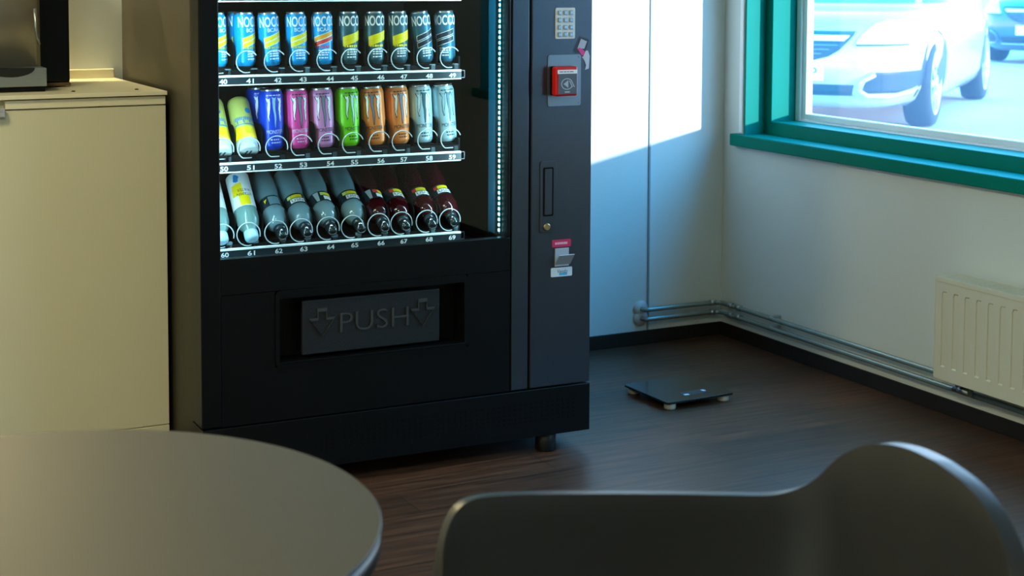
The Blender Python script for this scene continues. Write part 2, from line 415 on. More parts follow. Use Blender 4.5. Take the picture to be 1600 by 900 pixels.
RINGS = [(.17, 2.06, -2.06, .80, 4.6), (.22, 2.16, -2.14, .855, 4.6), (.30, 2.235, -2.20, .89, 4.6), (.42, 2.27, -2.25, .905, 4.5), (.52, 2.27, -2.27, .915, 4.4), (.62, 2.25, -2.28, .92, 4.2),
         (.70, 2.20, -2.27, .915, 4.0), (.76, 2.12, -2.25, .90, 3.8), (.81, 1.98, -2.22, .885, 3.6), (.85, 1.62, -2.18, .87, 3.5), (.885, 1.22, -2.12, .86, 3.4), (.96, 1.02, -1.98, .82, 3.4),
         (1.10, .72, -1.72, .745, 3.4), (1.25, .42, -1.42, .67, 3.4), (1.36, .16, -1.1, .60, 3.2), (1.42, -.1, -.75, .48, 3.0), (1.44, -.3, -.5, .2, 2.5)]
def ring_at(z):
    for a, c in zip(RINGS, RINGS[1:]):
        if a[0] <= z <= c[0]:
            t = (z - a[0]) / (c[0] - a[0]); return [a[i] + (c[i] - a[i]) * t for i in range(5)]
    return list(RINGS[0] if z < RINGS[0][0] else RINGS[-1])
def ring_pts(rg, n=64, off=0.0):
    z, xf, xr, hw, e = rg; P = []
    xm = (xf + xr) / 2; hl = (xf - xr) / 2 + off; hw += off
    for k in range(n):
        a = 2 * PI * k / n; c, s = math.cos(a), math.sin(a)
        P.append((xm + hl * math.copysign(abs(c) ** (2 / e), c), hw * math.copysign(abs(s) ** (2 / e), s), z))
    return P
def front_pt(s, z, off=.004):
    z_, xf, xr, hw, e = ring_at(z); xm = (xf + xr) / 2; hl = (xf - xr) / 2
    q = max(0.0, 1 - (abs(s) / hw) ** e); x = xm + hl * q ** (1 / e)
    # outward offset along the plan normal
    nx = max(1e-3, (q ** ((e - 1) / e)) / hl); ny = (abs(s) / hw) ** (e - 1) / hw * (1 if s >= 0 else -1)
    l = math.hypot(nx, ny); return Vector((x + off * nx / l, s + off * ny / l, z))
def front_patch(bm, rows, ns=10, off=.004, mi=0):
    """rows: (z, s0, s1) from top to bottom"""
    fine = []
    for (za, a0, a1), (zb, b0, b1) in zip(rows, rows[1:]):
        m_ = max(1, math.ceil(abs(za - zb) / .01))
        fine += [(za + (zb - za) * i / m_, a0 + (b0 - a0) * i / m_, a1 + (b1 - a1) * i / m_) for i in range(m_)]
    fine.append(rows[-1])
    g = [[bm.verts.new(front_pt(s0 + (s1 - s0) * k / ns, z, off)) for k in range(ns + 1)] for z, s0, s1 in fine]
    for a, c in zip(g, g[1:]):
        for k in range(ns):
            f = bm.faces.new((a[k], a[k + 1], c[k + 1], c[k])); f.smooth = True; f.material_index = mi
def mirror_rows(rows): return [(z, -s1, -s0) for z, s0, s1 in rows]
def car(label, loc, ang, paint, plate):
    t = thing('car', label, 'car', loc, ang, 'parked cars outside the window')
    b = NB(); n = 64; prev = None
    for rg in RINGS:
        cur = [b.verts.new(p) for p in ring_pts(rg, n)]
        if prev:
            for k in range(n): f = b.faces.new((prev[k], prev[(k + 1) % n], cur[(k + 1) % n], cur[k])); f.smooth = True
        else: b.faces.new(cur[::-1])
        prev = cur
    b.faces.new(prev); obj('body', b, paint, t)
    b = NB(); prev = None
    for z in (.892, .96, 1.10, 1.22, 1.33):
        cur = [b.verts.new(p) for p in ring_pts(ring_at(z), n, .004)]
        if prev:
            for k in range(n):
                if k % 16 not in (7, ): f = b.faces.new((prev[k], prev[(k + 1) % n], cur[(k + 1) % n], cur[k])); f.smooth = True
        prev = cur
    obj('window_glass', b, M_CARGL, t)
    b = NB()
    front_patch(b, [(.715, -.46, .46), (.69, -.455, .455), (.64, -.42, .42), (.585, -.37, .37), (.54, -.30, .30), (.505, -.17, .17)], 20, .006); g = obj('grille', b, M_CARBLK, t)
    b = NB(); front_patch(b, [(.685, -.425, .425), (.672, -.42, .42), (.655, -.40, .40), (.648, -.395, .395)], 20, .016); obj('chrome_bar', b, mat('white_trim_bar', '#f2f2f0', .35), g)
    b = NB()
    for zz in (.615, .585, .555, .53): front_patch(b, [(zz + .006, -.33 * (zz - .42) / .18, .33 * (zz - .42) / .18), (zz, -.33 * (zz - .42) / .18, .33 * (zz - .42) / .18)], 16, .012)
    obj('grille_slats', b, mat('grille_slat', '#56646c', .4), g)
    hl_ = [(.79, .62, .80), (.76, .56, .84), (.70, .51, .865), (.65, .48, .86), (.625, .475, .78)]
    for rows in (hl_, mirror_rows(hl_)):
        b = NB(); front_patch(b, rows, 12, .008); h = obj('headlight', b, M_HEADL, t)
        lo = [(.627, rows[-1][1], rows[-1][2]), (.614, rows[-1][1], rows[-1][2])]
        b = NB(); front_patch(b, lo, 10, .009); obj('headlight_seal', b, M_CARBLK, h)
    fg = [(.435, .62, .885), (.41, .56, .88), (.36, .535, .86), (.31, .525, .80), (.285, .53, .72)]
    for rows in (fg, mirror_rows(fg)):
        b = NB(); front_patch(b, rows, 12, .005); q = obj('fog_lamp_recess', b, M_CARBLK, t)
        b = NB(); s0 = rows[2][1] if rows is fg else rows[2][2]
        sg = 1 if rows is fg else -1
        pts = [front_pt(sg * s, z, .012) for s, z in ((.60, .42), (.53, .38), (.495, .31), (.54, .268), (.66, .262), (.78, .285))]
        tube(b, pts, .02, 8); obj('recess_trim', b, paint, q)
    b = NB(); front_patch(b, [(.345, -.47, .47), (.27, -.45, .45)], 20, .006); obj('lower_intake', b, M_CARBLK, t)
    b = NB(); front_patch(b, [(.265, -.47, .47), (.25, -.47, .47)], 20, .014); obj('bumper_lip', b, M_CHROME, t)
    b = NB(); x = front_pt(0, .43).x + .012; box(b, x - .012, x, -.27, .27, .37, .485, .004); p = obj('number_plate', b, mat('number_plate_white', '#eef1f2', .4), t)
    if plate:
        b = NB(); text_flat(b, plate, 0, 0, .052, .072, 0)
        for vv in b.verts: vv.co = Vector((x + .002, .175 + vv.co.x, .391 + vv.co.z))
        obj('plate_character', b, M_BLACKINK, p)
    for wx in (1.36, -1.38):
        for s in (1, -1):
            zz, xf, xr, hw, e = ring_at(.4); q = (1 - (abs(wx) / 2.26) ** e) ** (1 / e) * hw
            yo = s * (q + .004)
            wh = bpy.data.objects.new('wheel', None)
            b = NB(); lathe(b, [(.20, -.19), (.30, -.19), (.318, -.16), (.322, -.10), (.318, -.03), (.30, 0), (.235, .004)], 40, cap0=False, cap1=False); o = obj('wheel', b, M_TYRE, t)
            o.rotation_euler = (-PI / 2 * s, 0, 0); o.location = (wx, yo, .322)
            b = NB(); lathe(b, [(.235, .002), (.228, .006), (.215, -.03)], 40, cap0=False, cap1=False)
            for k in range(9):
                a = 2 * PI * k / 9; d = Vector((math.cos(a), math.sin(a), 0)); nn = Vector((-d.y, d.x, 0))
                pp = [d * .04 + nn * .028, d * .22 + nn * .022, d * .22 - nn * .022, d * .04 - nn * .028]
                lo = [b.verts.new(q_ + Vector((0, 0, -.03))) for q_ in pp]; hi = [b.verts.new(q_) for q_ in pp]
                b.faces.new(hi); b.faces.new(lo[::-1])
                for i in range(4): b.faces.new((lo[i], lo[(i + 1) % 4], hi[(i + 1) % 4], hi[i]))
            lathe(b, [(.055, -.03), (.055, .006), (.04, .012)], 20); lathe(b, [(.225, -.05), (.02, -.05)], 30, cap0=False)
            obj('alloy_rim', b, M_RIM, o)
            b = NB(); nA = 28   # dark opening of the arch, just proud of the flank
            pts = []
            for k in range(nA + 1):
                a = math.radians(-12 + 204 * k / nA); xx = wx + .385 * math.cos(a); zz2 = .322 + .385 * math.sin(a)
                rz = ring_at(max(.18, zz2)); qq = max(0.0, 1 - (abs(xx - (rz[1] + rz[2]) / 2) / ((rz[1] - rz[2]) / 2)) ** rz[4]) ** (1 / rz[4]) * rz[3]
                pts.append((xx, s * (qq + .003), zz2))
            vc = b.verts.new((wx, s * (q + .003), .322)); vs = [b.verts.new(p_) for p_ in pts]
            for k in range(nA): b.faces.new((vc, vs[k], vs[k + 1]))
            obj('wheel_arch', b, M_CARBLK, t)
    return t
hd = Vector((-.783, -.622)); ca = math.atan2(hd.y, hd.x)
lf = Vector((-hd.y, hd.x))
FLW = Vector((6.90, 4.84)); org = FLW - lf * .885 - hd * 1.36
car('silver car facing the window with its number plate at the frame', (org.x, org.y, GZ), ca, M_CAR, 'P')
car('dark blue car parked farther back behind the silver one', (15.3, 11.05, GZ), math.radians(207), M_CARD, '')

# ------------------------------------------------------------------ vending machine
W = 1.132
RM = -0.020154
vm = thing('vending_machine', 'tall black glass-front vending machine against the back wall', 'vending machine', (0, 0, 0), RM)
MR = Matrix.Rotation(RM, 4, 'Z')
def MW(x, y, z): return MR @ Vector((x, y, z))
TOP = 1.86; DB = .968
b = NB()    # carcass: outer shell, thin walls, black inside
box(b, .026, .050, .085, DB, .053, TOP); box(b, W - .022, W - .006, .085, DB, .053, TOP)
box(b, .050, W - .022, DB - .015, DB, .053, TOP); box(b, .050, W - .022, .085, DB - .015, TOP - .016, TOP)
box(b, .050, W - .022, .085, DB - .015, .053, .075)
obj('carcass', b, M_SIDE, vm)
b = NB()    # black liner of the goods compartment
box(b, .0502, .0552, .09, .90, .56, TOP - .02); box(b, .930, .936, .09, .90, .56, TOP - .02); box(b, .0552, .930, .895, .90, .56, TOP - .02)
box(b, .0552, .930, .09, .895, .56, .566); box(b, .0552, .930, .09, .895, TOP - .03, TOP - .02)
obj('goods_compartment', b, M_INNER, vm)
# plinth with vent holes
b = NB(); box(b, 0, W, -.004, .10, .0527, .1895, .002); pl_ = obj('plinth', b, M_BLACKM, vm)
b = NB(); nH = 46
for r_ in range(5):
    for c_ in range(nH):
        x = .317 + (1.078 - .317) * c_ / (nH - 1); z = .100 + .0125 * r_
        q = []
        for k in range(8):
            a = 2 * PI * k / 8; q.append((x + .0042 * math.cos(a), z + .0042 * math.sin(a)))
        prism_y(b, q, -.0045, -.001)
obj('vent_holes', b, M_INNER, pl_)
for fx in (.07, 1.01):
    for fy in (.035, .85):
        b = NB(); lathe(b, [(.027, 0), (.030, .004), (.030, .050), (.026, .053)], 20, (fx, fy, 0)); obj('foot', b, M_LEG, vm)
# door
DZ0, DZ1 = .193, TOP - .01
GX0, GX1, GZ0, GZ1 = .0528, .8684, .628, 1.78
FX0, FX1, FZ0, FZ1 = .2071, .736, .3452, .514       # recess of the delivery port
b = NB()
box(b, 0, GX0, 0, .082, DZ0, DZ1, .003)                    # left stile
box(b, .8684, .8765, 0, .082, GZ0, DZ1, .002)              # right edge of the glazing
box(b, GX0, .8684, 0, .082, GZ1, DZ1, .002)
box(b, GX0, .8765, 0, .028, FZ1 + .02, GZ0, .002); box(b, GX0, .8765, .028, .082, FZ1 + .02, .59)
box(b, GX0, FX0 - .012, 0, .082, DZ0, FZ1 + .02); box(b, FX1 + .012, .8765, 0, .082, DZ0, FZ1 + .02)
box(b, FX0 - .012, FX1 + .012, 0, .082, DZ0, FZ0 - .012)
door = obj('door', b, M_BLACKM, vm)
b = NB()   # rounded lip and recess of the port
frame_y(b, rrect(.1960, .7475, .331, .5355, .016), rrect(FX0, FX1, FZ0, FZ1, .004), -.0035, .004)
frame_y(b, rrect(FX0 - .002, FX1 + .002, FZ0 - .002, FZ1 + .002, .004), rrect(FX0, FX1, FZ0, FZ1, .004), .004, .07)
box(b, FX0, FX1, .068, .074, FZ0, FZ1)
box(b, FX0, FX1, -.006, .05, FZ0 - .003, FZ0 + .001, .001)
obj('delivery_port', b, M_BLACKM, door)
flap = NB(); box(flap, .273, .6667, .010, .022, .3555, .4995, .002); flap = obj('delivery_flap', flap, M_FLAP, vm)
b = NB(); text_flat(b, 'PUSH', .378, .4075, .196, .052, .0102, depth=.004, thin=-.014)
for ax in (.328, .616):
    ar = [(-.013, .040), (.013, .040), (.013, .014), (.036, .014), (0, -.036), (-.036, .014), (-.013, .014)]
    n = len(ar); so = [(ax + x, .437 + z) for x, z in ar]; si = [(ax + x * .86, .436 + (z - .004) * .88) for x, z in ar]
    frame_y(b, so, si, .006, .0102)
obj('raised_lettering', b, mat('lettering_highlight_grey', '#3f4344', .35), flap)  # letters share the flap's plastic; lighter grey stands for their edge highlights
b = NB(); box(b, GX0 - .004, GX1 + .004, .012, .018, GZ0 - .004, GZ1 + .004); obj('glass_pane', b, M_GLASS, vm)
# lit lining on both sides of the door opening
b = NB(); box(b, GX1 + .0005, GX1 + .006, .019, .126, GZ0, GZ1); box(b, .8745, .93, .120, .126, GZ0, GZ1); obj('door_lining', b, M_CYANW, vm)
b = NB(); box(b, GX0 - .006, GX0 - .0005, .019, .126, GZ0, GZ1); obj('door_lining', b, M_CYANW, vm)
for sx in (GX1 - .001, GX0 + .001):
    sg = -1 if sx > .5 else 1
    b = NB(); box(b, min(sx, sx + sg * .002), max(sx, sx + sg * .002), .042, .052, GZ0 + .004, GZ1); st = obj('led_strip', b, M_LEDB, vm)
    b = NB(); z = GZ0 + .010
    while z < GZ1 - .01:
        box(b, min(sx + sg * .002, sx + sg * .004), max(sx + sg * .002, sx + sg * .004), .0435, .0505, z, z + .0075); z += .0150
    obj('led_chips', b, M_LED, st)
# light of the strips
LED_POWER = 9.0
LEDC = (.52, .86, 1.0)
for x, d, pw in ((GX0 + .012, (.55, .8, 0), .36), (GX1 - .012, (-.75, .65, 0), .50)):
    p = MW(x, .050, (GZ0 + GZ1) / 2); dd = MR.to_3x3() @ Vector(d)
    a_ = area('led_strip_light', p, dd, .012, 1.12, LED_POWER * pw, LEDC)
b = NB(); box(b, GX0 + .03, GX1 - .03, .040, .054, GZ1 - .006, GZ1 - .001); st = obj('led_strip', b, M_LEDB, vm)
b = NB(); x = GX0 + .04
while x < GX1 - .05: box(b, x, x + .0075, .043, .051, GZ1 - .008, GZ1 - .006); x += .015
obj('led_chips', b, M_LED, st)
a_ = area('led_strip_light', MW((GX0 + GX1) / 2, .047, GZ1 - .010), MR.to_3x3() @ Vector((0, .35, -1)), .75, .012, LED_POWER * 1.45, LEDC)
# fixed stile and control panel
b = NB(); box(b, .882, .9335, 0, .082, DZ0, DZ1, .002); obj('stile', b, M_PANEL, vm)
b = NB(); box(b, .9403, W, -.002, .082, DZ0, DZ1, .003); pan = obj('control_panel', b, M_PANEL, vm)
b = NB(); box(b, .876, .9405, .03, .08, DZ0, DZ1); obj('gap_backing', b, M_INNER, vm)
YP = -.002
b = NB(); prism_y(b, rrect(1.0126, 1.0743, 1.1775, 1.2641, .004), YP - .0035, YP); kp = obj('keypad', b, M_KEYP, vm)
for r_ in range(4):
    for c_ in range(3):
        cx = 1.0252 + .0183 * c_; cz = 1.2502 - .0203 * r_
        b = NB(); box(b, cx - .0058, cx + .0058, YP - .0062, YP - .0035, cz - .0063, cz + .0063, .0012); obj('key', b, M_KEY, kp)
b = NB()
for i, ch in enumerate('123456789*0#'):
    cx = 1.0252 + .0183 * (i % 3); cz = 1.2502 - .0203 * (i // 3); text_flat(b, ch, cx - .002, cz - .003, .004, .006, YP - .0064)
obj('key_digits', b, M_WHITEINK, kp)
# payment terminal on its plate
b = NB(); prism_y(b, rrect(.9894, 1.0944, .9892, 1.1324, .006), YP - .003, YP)
for x in (.9955, 1.0885):
    for z in (.9960, 1.1262):
        lathe_pts = [(.0028, 0), (.0028, .0012)]
        prism_y(b, [(x + .0028 * math.cos(2 * PI * k / 10), z + .0028 * math.sin(2 * PI * k / 10)) for k in range(10)], YP - .0042, YP - .003)
ptm = obj('payment_plate', b, M_PLATE, vm)
rx0, rx1, rz0, rz1 = .9945, 1.0640, 1.0195, 1.1015
b = NB(); box(b, rx0, rx1, YP - .014, YP - .003, rz0, rz1, .004); obj('reader_back', b, M_BLACKP, ptm)
b = NB(); box(b, rx0, rx1, YP - .042, YP - .0145, rz0, rz1, .006, 3); rd = obj('reader_shell', b, M_RED, ptm)
yf = YP - .0423
b = NB(); prism_y(b, rrect(rx0 + .007, rx1 - .004, rz0 + .006, rz1 - .020, .001), yf - .0006, yf + .001); obj('reader_face', b, M_GREY, rd)
b = NB(); prism_y(b, rrect(rx0 + .005, rx1 - .004, rz1 - .0195, rz1 - .0085, .001), yf - .0006, yf + .001); obj('reader_title_strip', b, M_WHITEINK, rd)
b = NB()
for i, (xa, wd) in enumerate(((.010, .011), (.023, .009), (.034, .006), (.042, .012))): flat_box(b, rx0 + xa, rx0 + xa + wd, rz1 - .0152, rz1 - .0128, yf - .0008)
obj('reader_small_print', b, M_GREY, rd)
b = NB(); cx, cz = rx0 + .034, rz0 + .034
ring_o = [(cx + .0185 * math.cos(math.radians(a)), cz + .0160 * math.sin(math.radians(a))) for a in range(25, 345, 10)]
ring_i = [(cx + .0160 * math.cos(math.radians(a)), cz + .0136 * math.sin(math.radians(a))) for a in range(25, 345, 10)]
for k in range(len(ring_o) - 1): poly_flat(b, (ring_o[k], ring_i[k], ring_i[k + 1], ring_o[k + 1]), yf - .0008)
poly_flat(b, ((cx - .011, cz), (cx + .004, cz - .011), (cx + .004, cz + .011)), yf - .0008)
for dx in (.006, .012):
    poly_flat(b, ((cx + dx, cz + .009), (cx + dx + .003, cz + .009), (cx + dx + .013, cz - .009), (cx + dx + .010, cz - .009)), yf - .0008)
flat_box(b, cx - .007, cx + .009, rz0 + .010, rz0 + .0135, yf - .0008)
obj('contactless_symbol', b, M_LGREY, rd)
# sticker: hand holding a card up to a reader
def stk(pts, y): return [(1.0700 + x, 1.0905 + z) for x, z in pts]
b = NB(); poly_flat(b, stk([(0, .0524), (.0185, .0915), (.0215, .0926), (.0490, .0840), (.0502, .0810), (.0400, .0505), (.0078, .0450)], 0), YP - .0007); sk = obj('hand_sticker', b, mat('dark_sticker', '#2a2f38', .5), vm)
b = NB(); poly_flat(b, stk([(.0136, .0585), (.0248, .0860), (.0443, .0783), (.0359, .0578)], 0), YP - .0010); obj('sticker_reader', b, M_LGREY, sk)
b = NB(); poly_flat(b, stk([(.0136, .0574), (.0204, .0614), (.0365, .0516), (.0365, .0372), (.0269, .0396)], 0), YP - .0013); obj('sticker_card', b, M_PINK, sk)
b = NB()
hand = [(.0325, .0365), (.0400, .0523), (.0474, .0523), (.0531, .0365), (.0501, .0014), (.0380, -.0020), (.0414, .0115), (.0357, .0248), (.0281, .0345)]
poly_flat(b, stk(hand, 0), YP - .0016); obj('sticker_hand', b, mat('pale_print', '#c9ccd6', .5), sk)
# pull handle with lock
b = NB(); prism_y(b, rrect(.9672, 1.0193, .6333, .8356, .007), YP - .0030, YP)
hp = obj('handle_plate', b, M_PANEL, vm); add_bevel(hp, .0012)
b = NB(); frame_y(b, rrect(.9765, 1.0085, .680, .818, .004), rrect(.9805, 1.0055, .684, .814, .003), YP - .0045, YP - .0025); obj('handle_recess', b, M_INNER, hp)
b = NB(); box(b, .9812, 1.0048, YP - .0042, YP - .003, .6850, .8130, .001); obj('pull_handle', b, M_PANEL, hp)
b = NB(); lathe(b, [(.0105, 0), (.0105, .003), (.008, .0045)], 24); lk = obj('lock_cylinder', b, M_BRASS, hp); lk.rotation_euler = (PI / 2, 0, 0); lk.location = (.9886, YP - .003, .650)
b = NB(); box(b, -.0012, .0012, -.0048, .0048, .0046, .0049); obj('keyhole', b, M_BLACKINK, lk) if False else b.free()
b = NB(); prism_y(b, rrect(1.0072, 1.0675, .5895, .6105, .003), YP - .0010, YP); lb = obj('pink_label', b, M_PINKLAB, vm)
b = NB(); x = 1.0165
for wd in (.0045, .003, .0045, .004, .0045, .003, .0045, .0035): flat_box(b, x, x + wd, .5968, .6032, YP - .0012); x += wd + .0011
obj('label_lettering', b, mat('pale_pink_print', '#f3c0cb', .5), lb)
# coin return scoop
b = NB()
box(b, 1.0156, 1.0600, YP - .004, YP, .5345, .5862, .001)
a0 = [(YP - .004, .5395), (YP - .030, .5700), (YP - .0275, .5720), (YP - .0015, .5425)]
l_ = [b.verts.new((1.0156, y, z)) for y, z in a0]; r_ = [b.verts.new((1.0640, y, z)) for y, z in a0]
b.faces.new(l_); b.faces.new(r_[::-1])
for k in range(4): b.faces.new((l_[k], r_[k], r_[(k + 1) % 4], l_[(k + 1) % 4]))
obj('coin_return_scoop', b, mat('light_grey_metal', '#b9bec2', .4, metal=.25, noise=.03), vm)
b = NB(); prism_y(b, rrect(1.0040, 1.0718, .5050, .5310, .003), YP - .0012, YP); vb = obj('maker_label', b, mat('white_label', '#dfe6e8', .4), vm)
b = NB(); text_flat(b, 'Vendo', 1.0225, .5150, .033, .0105, YP - .0015, shear=.2); obj('maker_lettering', b, mat('navy_print', '#12324a', .5), vb)
b = NB(); flat_box(b, 1.0300, 1.0555, .5085, .5155, YP - .0014); obj('maker_underline', b, M_BLUEINK, vb)

# shelves
COLX = [.1067, .1790, .2557, .3261, .4035, .4733, .5511, .6194, .6963, .7672]
SHELF = {3: (1.2950, 1.325), 4: (1.0745, 1.106), 5: (.8435, .879), 6: (.6140, .640)}
CRAD = {4: .0295, 5: .0300, 6: .0315}
def shelf(n):
    zr, zt = SHELF[n]
    b = NB(); box(b, .056, .792, .158, .86, zr - .006, zr - .002); box(b, .056, .792, .158, .166, zr - .006, zt - .004)
    box(b, .790, .7945, .158, .86, zr - .006, zr + .05); box(b, .057, .060, .158, .86, zr - .006, zr + .05)
    s = obj('shelf', b, M_INNER, vm)
    b = NB(); box(b, .057, .7935, .149, .157, zr - .0125, zr + .0125); rl = obj('label_rail', b, M_RAILD, s)
    b = NB(); box(b, .057, .7935, .146, .1565, zr + .0085, zr + .0140, .0008); box(b, .057, .7935, .147, .1565, zr - .0135, zr - .0105, .0006); obj('rail_edges', b, M_RAIL, s)
    b = NB(); frame_y(b, rrect(.7938, .806, zr - .010, zr + .012, .001), rrect(.7952, .8045, zr - .008, zr + .010, .001), .150, .156); obj('rail_end', b, M_RAILD, s)
    for i, x in enumerate(COLX):
        b = NB(); text_flat(b, '%d%d' % (n, i), x - .0105, zr - .0086, .0210, .0128, .1488, thin=.02); obj('slot_number', b, M_WHITEINK, s)
    if n == 3: return
    for i, x in enumerate(COLX):
        # floor of the lane, side divider, wire coil and stop block
        b = NB(); box(b, x - .034, x + .030, .170, .84, zt - .004, zt, .001)
        obj('lane_floor', b, M_INNER, s)
        b = NB(); xd = x - .0365
        pts = [(.172, zt - .01), (.172, zt + .055), (.180, zt + .068), (.195, zt + .074), (.84, zt + .074), (.84, zt - .01)]
        a1 = [b.verts.new((xd - .001, y, z)) for y, z in pts]; a2 = [b.verts.new((xd + .001, y, z)) for y, z in pts]
        b.faces.new(a1); b.faces.new(a2[::-1])
        for k in range(len(pts)): b.faces.new((a1[k], a2[k], a2[(k + 1) % len(pts)], a1[(k + 1) % len(pts)]))
        obj('lane_divider', b, M_INNER, s)
        cr = CRAD[n]; cz = zt + (.0170 if n == 4 else .0135 if n == 5 else .0225); cxx = x + (-.006 if n == 4 else -.003 if n == 5 else -.006)
        a_st = 35 if n == 4 else (20 if n == 5 and i > 2 else -15)
        P = []
        for k in range(31):
            a = math.radians(a_st + (285 - a_st) * k / 30); P.append((cxx + cr * math.cos(a), .150 + .007 * k / 30, max(zt - .012, cz + cr * math.sin(a))))
        P.append((cxx + .004, .168, zt - .012)); P.append((cxx + .004, .80, zt - .012))
        b = NB(); tube(b, P, .0015, 8); obj('wire_coil', b, M_COIL, s)
        b = NB(); box(b, x + .008, x + .024, .158, .169, zr + .012, zr + .030, .002); obj('stop_block', b, M_BLOCK, s)
for n in (3, 4, 5, 6): shelf(n)

# ------------------------------------------------------------------ drinks
def can_parts(t, body_m, r, H, lid_m=None):
    b = NB(); lathe(b, [(r * .72, .001), (r * .80, .004), (r * .97, .013), (r, .018), (r, H - .020), (r * .98, H - .016), (r * .86, H - .006)], 40, cap1=False); bd = obj('can_body', b, body_m, t)
    b = NB(); lathe(b, [(r * .86, H - .006), (r * .87, H - .002), (r * .85, H), (r * .81, H - .0015), (r * .79, H - .006)], 40, cap0=False); obj('can_lid', b, lid_m or M_LIDM, t)
    b = NB(); lathe(b, [(r * .66, .003), (r * .70, 0), (r * .76, .0015), (r * .815, .0045)], 40, cap1=False); obj('can_base_rim', b, M_LIDM, t)
    return bd
def wrapped(name, build, r, off, m_, t, roll=0.0):
    s = NB(); build(s)
    for v in s.verts: v.co.x += roll * r
    d = NB(); wrap_new(s, r + off, d); return obj(name, d, m_, t)
def bits(bm, z, h, n, w0, w1, seed, x0=-.022, x1=.022):
    rr = random.Random(seed); x = x0
    for k in range(n):
        wd = rr.uniform(w0, w1)
        if x + wd > x1: break
        flat_box(bm, x, x + wd, z, z + h); x += wd + rr.uniform(.0012, .0025)
def place_can(t, xb, zb, xt, zt_, y=.200, zfix=None):
    t.location = MW(xb, y, zfix if zfix is not None else zb)
    lean = math.atan2(xt - xb, zt_ - zb)
    t.rotation_euler = (Matrix.Rotation(RM, 4, 'Z') @ Matrix.Rotation(lean, 4, 'Y')).to_euler()

CAN_C = mat('cyan_can_print', '#0a9fe6', .32, metal=.15)
CAN_S = mat('steel_blue_can_print', '#38626f', .34, metal=.25)
CAN_T = mat('teal_blue_can_print', '#2b6780', .34, metal=.25)
Y_INK = mat('yellow_print', '#f2dc08', .45); O_INK = mat('orange_print', '#f0a91c', .45); R_INK = mat('coral_red_print', '#e4423a', .45); N_INK = mat('navy_dark_print', '#0c2233', .45)
OLIVE_INK = mat('yellow_green_print', '#b7bf2e', .45); ROSE_INK = mat('rose_print', '#d5487c', .45)
R1, H1 = .0288, .1480
def stripe(bm, z, h, x0, x1, sl=.32, n=12):
    pts = [(x0 + (x1 - x0) * k / n) for k in range(n + 1)]
    a = [bm.verts.new((x, 0, z + sl * x)) for x in pts]; c = [bm.verts.new((x, 0, z + sl * x + h)) for x in pts]
    for k in range(n): bm.faces.new((a[k], a[k + 1], c[k + 1], c[k]))
def slim_can(label, kind, roll, group='slim energy drink cans on the upper shelf'):
    t = thing('drink_can', label, 'drink can', group=group)
    body = {'blue': CAN_C, 'redstripe': CAN_C, 'grey': CAN_S, 'dark': CAN_T}[kind]
    can_parts(t, body, R1, H1)
    wrapped('lettering', lambda s: text_flat(s, 'NOCCO', -.0400, .1075, .080, .0285, 0, thin=.022), R1, .0005, M_WHITEINK, t, roll)
    bl = kind in ('blue', 'redstripe')
    if bl: wrapped('small_lettering', lambda s: text_flat(s, 'BCAA', -.0175, .0945, .035, .0105, 0, thin=.01), R1, .0005, M_WHITEINK, t, roll)
    za, zb_ = (.0760, .0625) if bl else (.0740, .0605)
    hh = .0105 if bl else .0132
    if kind != 'dark':
        if bl: wrapped('stripe_border', lambda s: (stripe(s, zb_ - .0018, .0275, -.029, .029)), R1, .0003, M_WHITEINK, t, roll)
        wrapped('upper_stripe', lambda s: stripe(s, za, hh, -.028, .028), R1, .0006, O_INK if kind == 'redstripe' else Y_INK, t, roll)
        wrapped('lower_stripe', lambda s: stripe(s, zb_, hh, -.028, .028), R1, .0006, R_INK if kind == 'redstripe' else Y_INK, t, roll)
        wrapped('flavour_print', lambda s: bits(s, .0500, .0055, 9, .004, .007, 3, -.024, .024), R1, .0005, ROSE_INK if kind == 'redstripe' else OLIVE_INK if bl else Y_INK, t, roll)
    else:
        wrapped('stripe_border', lambda s: (stripe(s, .0735, .0155, -.029, .029), stripe(s, .0545, .0155, -.029, .029)), R1, .0003, M_WHITEINK, t, roll)
        wrapped('dark_stripes', lambda s: (stripe(s, .0750, .0125, -.0278, .0278), stripe(s, .0560, .0125, -.0278, .0278)), R1, .0006, N_INK, t, roll)
    def sm(s):
        for k, z in enumerate((.041, .035, .029, .021)): bits(s, z, .0030, 5 - k // 2, .003, .009, 10 + k, -.016, .018)
    wrapped('small_print', sm, R1, .0005, M_WHITEINK, t, roll)
    return t
ROWA = {0: ((.1043, 1.1093), (.0988, 1.2571), 'blue', .75), 1: ((.1814, 1.1093), (.1774, 1.2565), 'blue', .55), 2: ((.2535, 1.1076), (.2430, 1.2560), 'blue', .22), 3: ((.3276, 1.1059), (.3221, 1.2554), 'blue', .15),
        4: ((.4020, 1.106), (.3971, 1.2549), 'redstripe', -.18), 5: ((.4746, 1.1061), (.4732, 1.2534), 'grey', .12), 6: ((.5522, 1.1062), (.5496, 1.2520), 'grey', .05), 7: ((.6232, 1.1055), (.6195, 1.2514), 'grey', .10),
        8: ((.7031, 1.1075), (.6854, 1.2509), 'dark', .12), 9: ((.7683, 1.1068), (.7642, 1.2503), 'dark', -.42)}
LABA = {0: 'slim bright blue can half hidden by the left door edge, over slot number 40', 1: 'slim bright blue can with yellow stripes over slot number 41', 2: 'slim bright blue can with yellow stripes over slot number 42',
        3: 'slim bright blue can with yellow stripes over slot number 43', 4: 'slim bright blue can with one orange and one red stripe, over slot number 44', 5: 'slim grey-blue can with broad yellow stripes over slot number 45',
        6: 'slim grey-blue can with broad yellow stripes over slot number 46', 7: 'slim grey-blue can with broad yellow stripes over slot number 47', 8: 'leaning slim blue-grey can with dark stripes over slot number 48', 9: 'slim blue-grey can with dark outlined stripes over slot number 49, last of the row'}
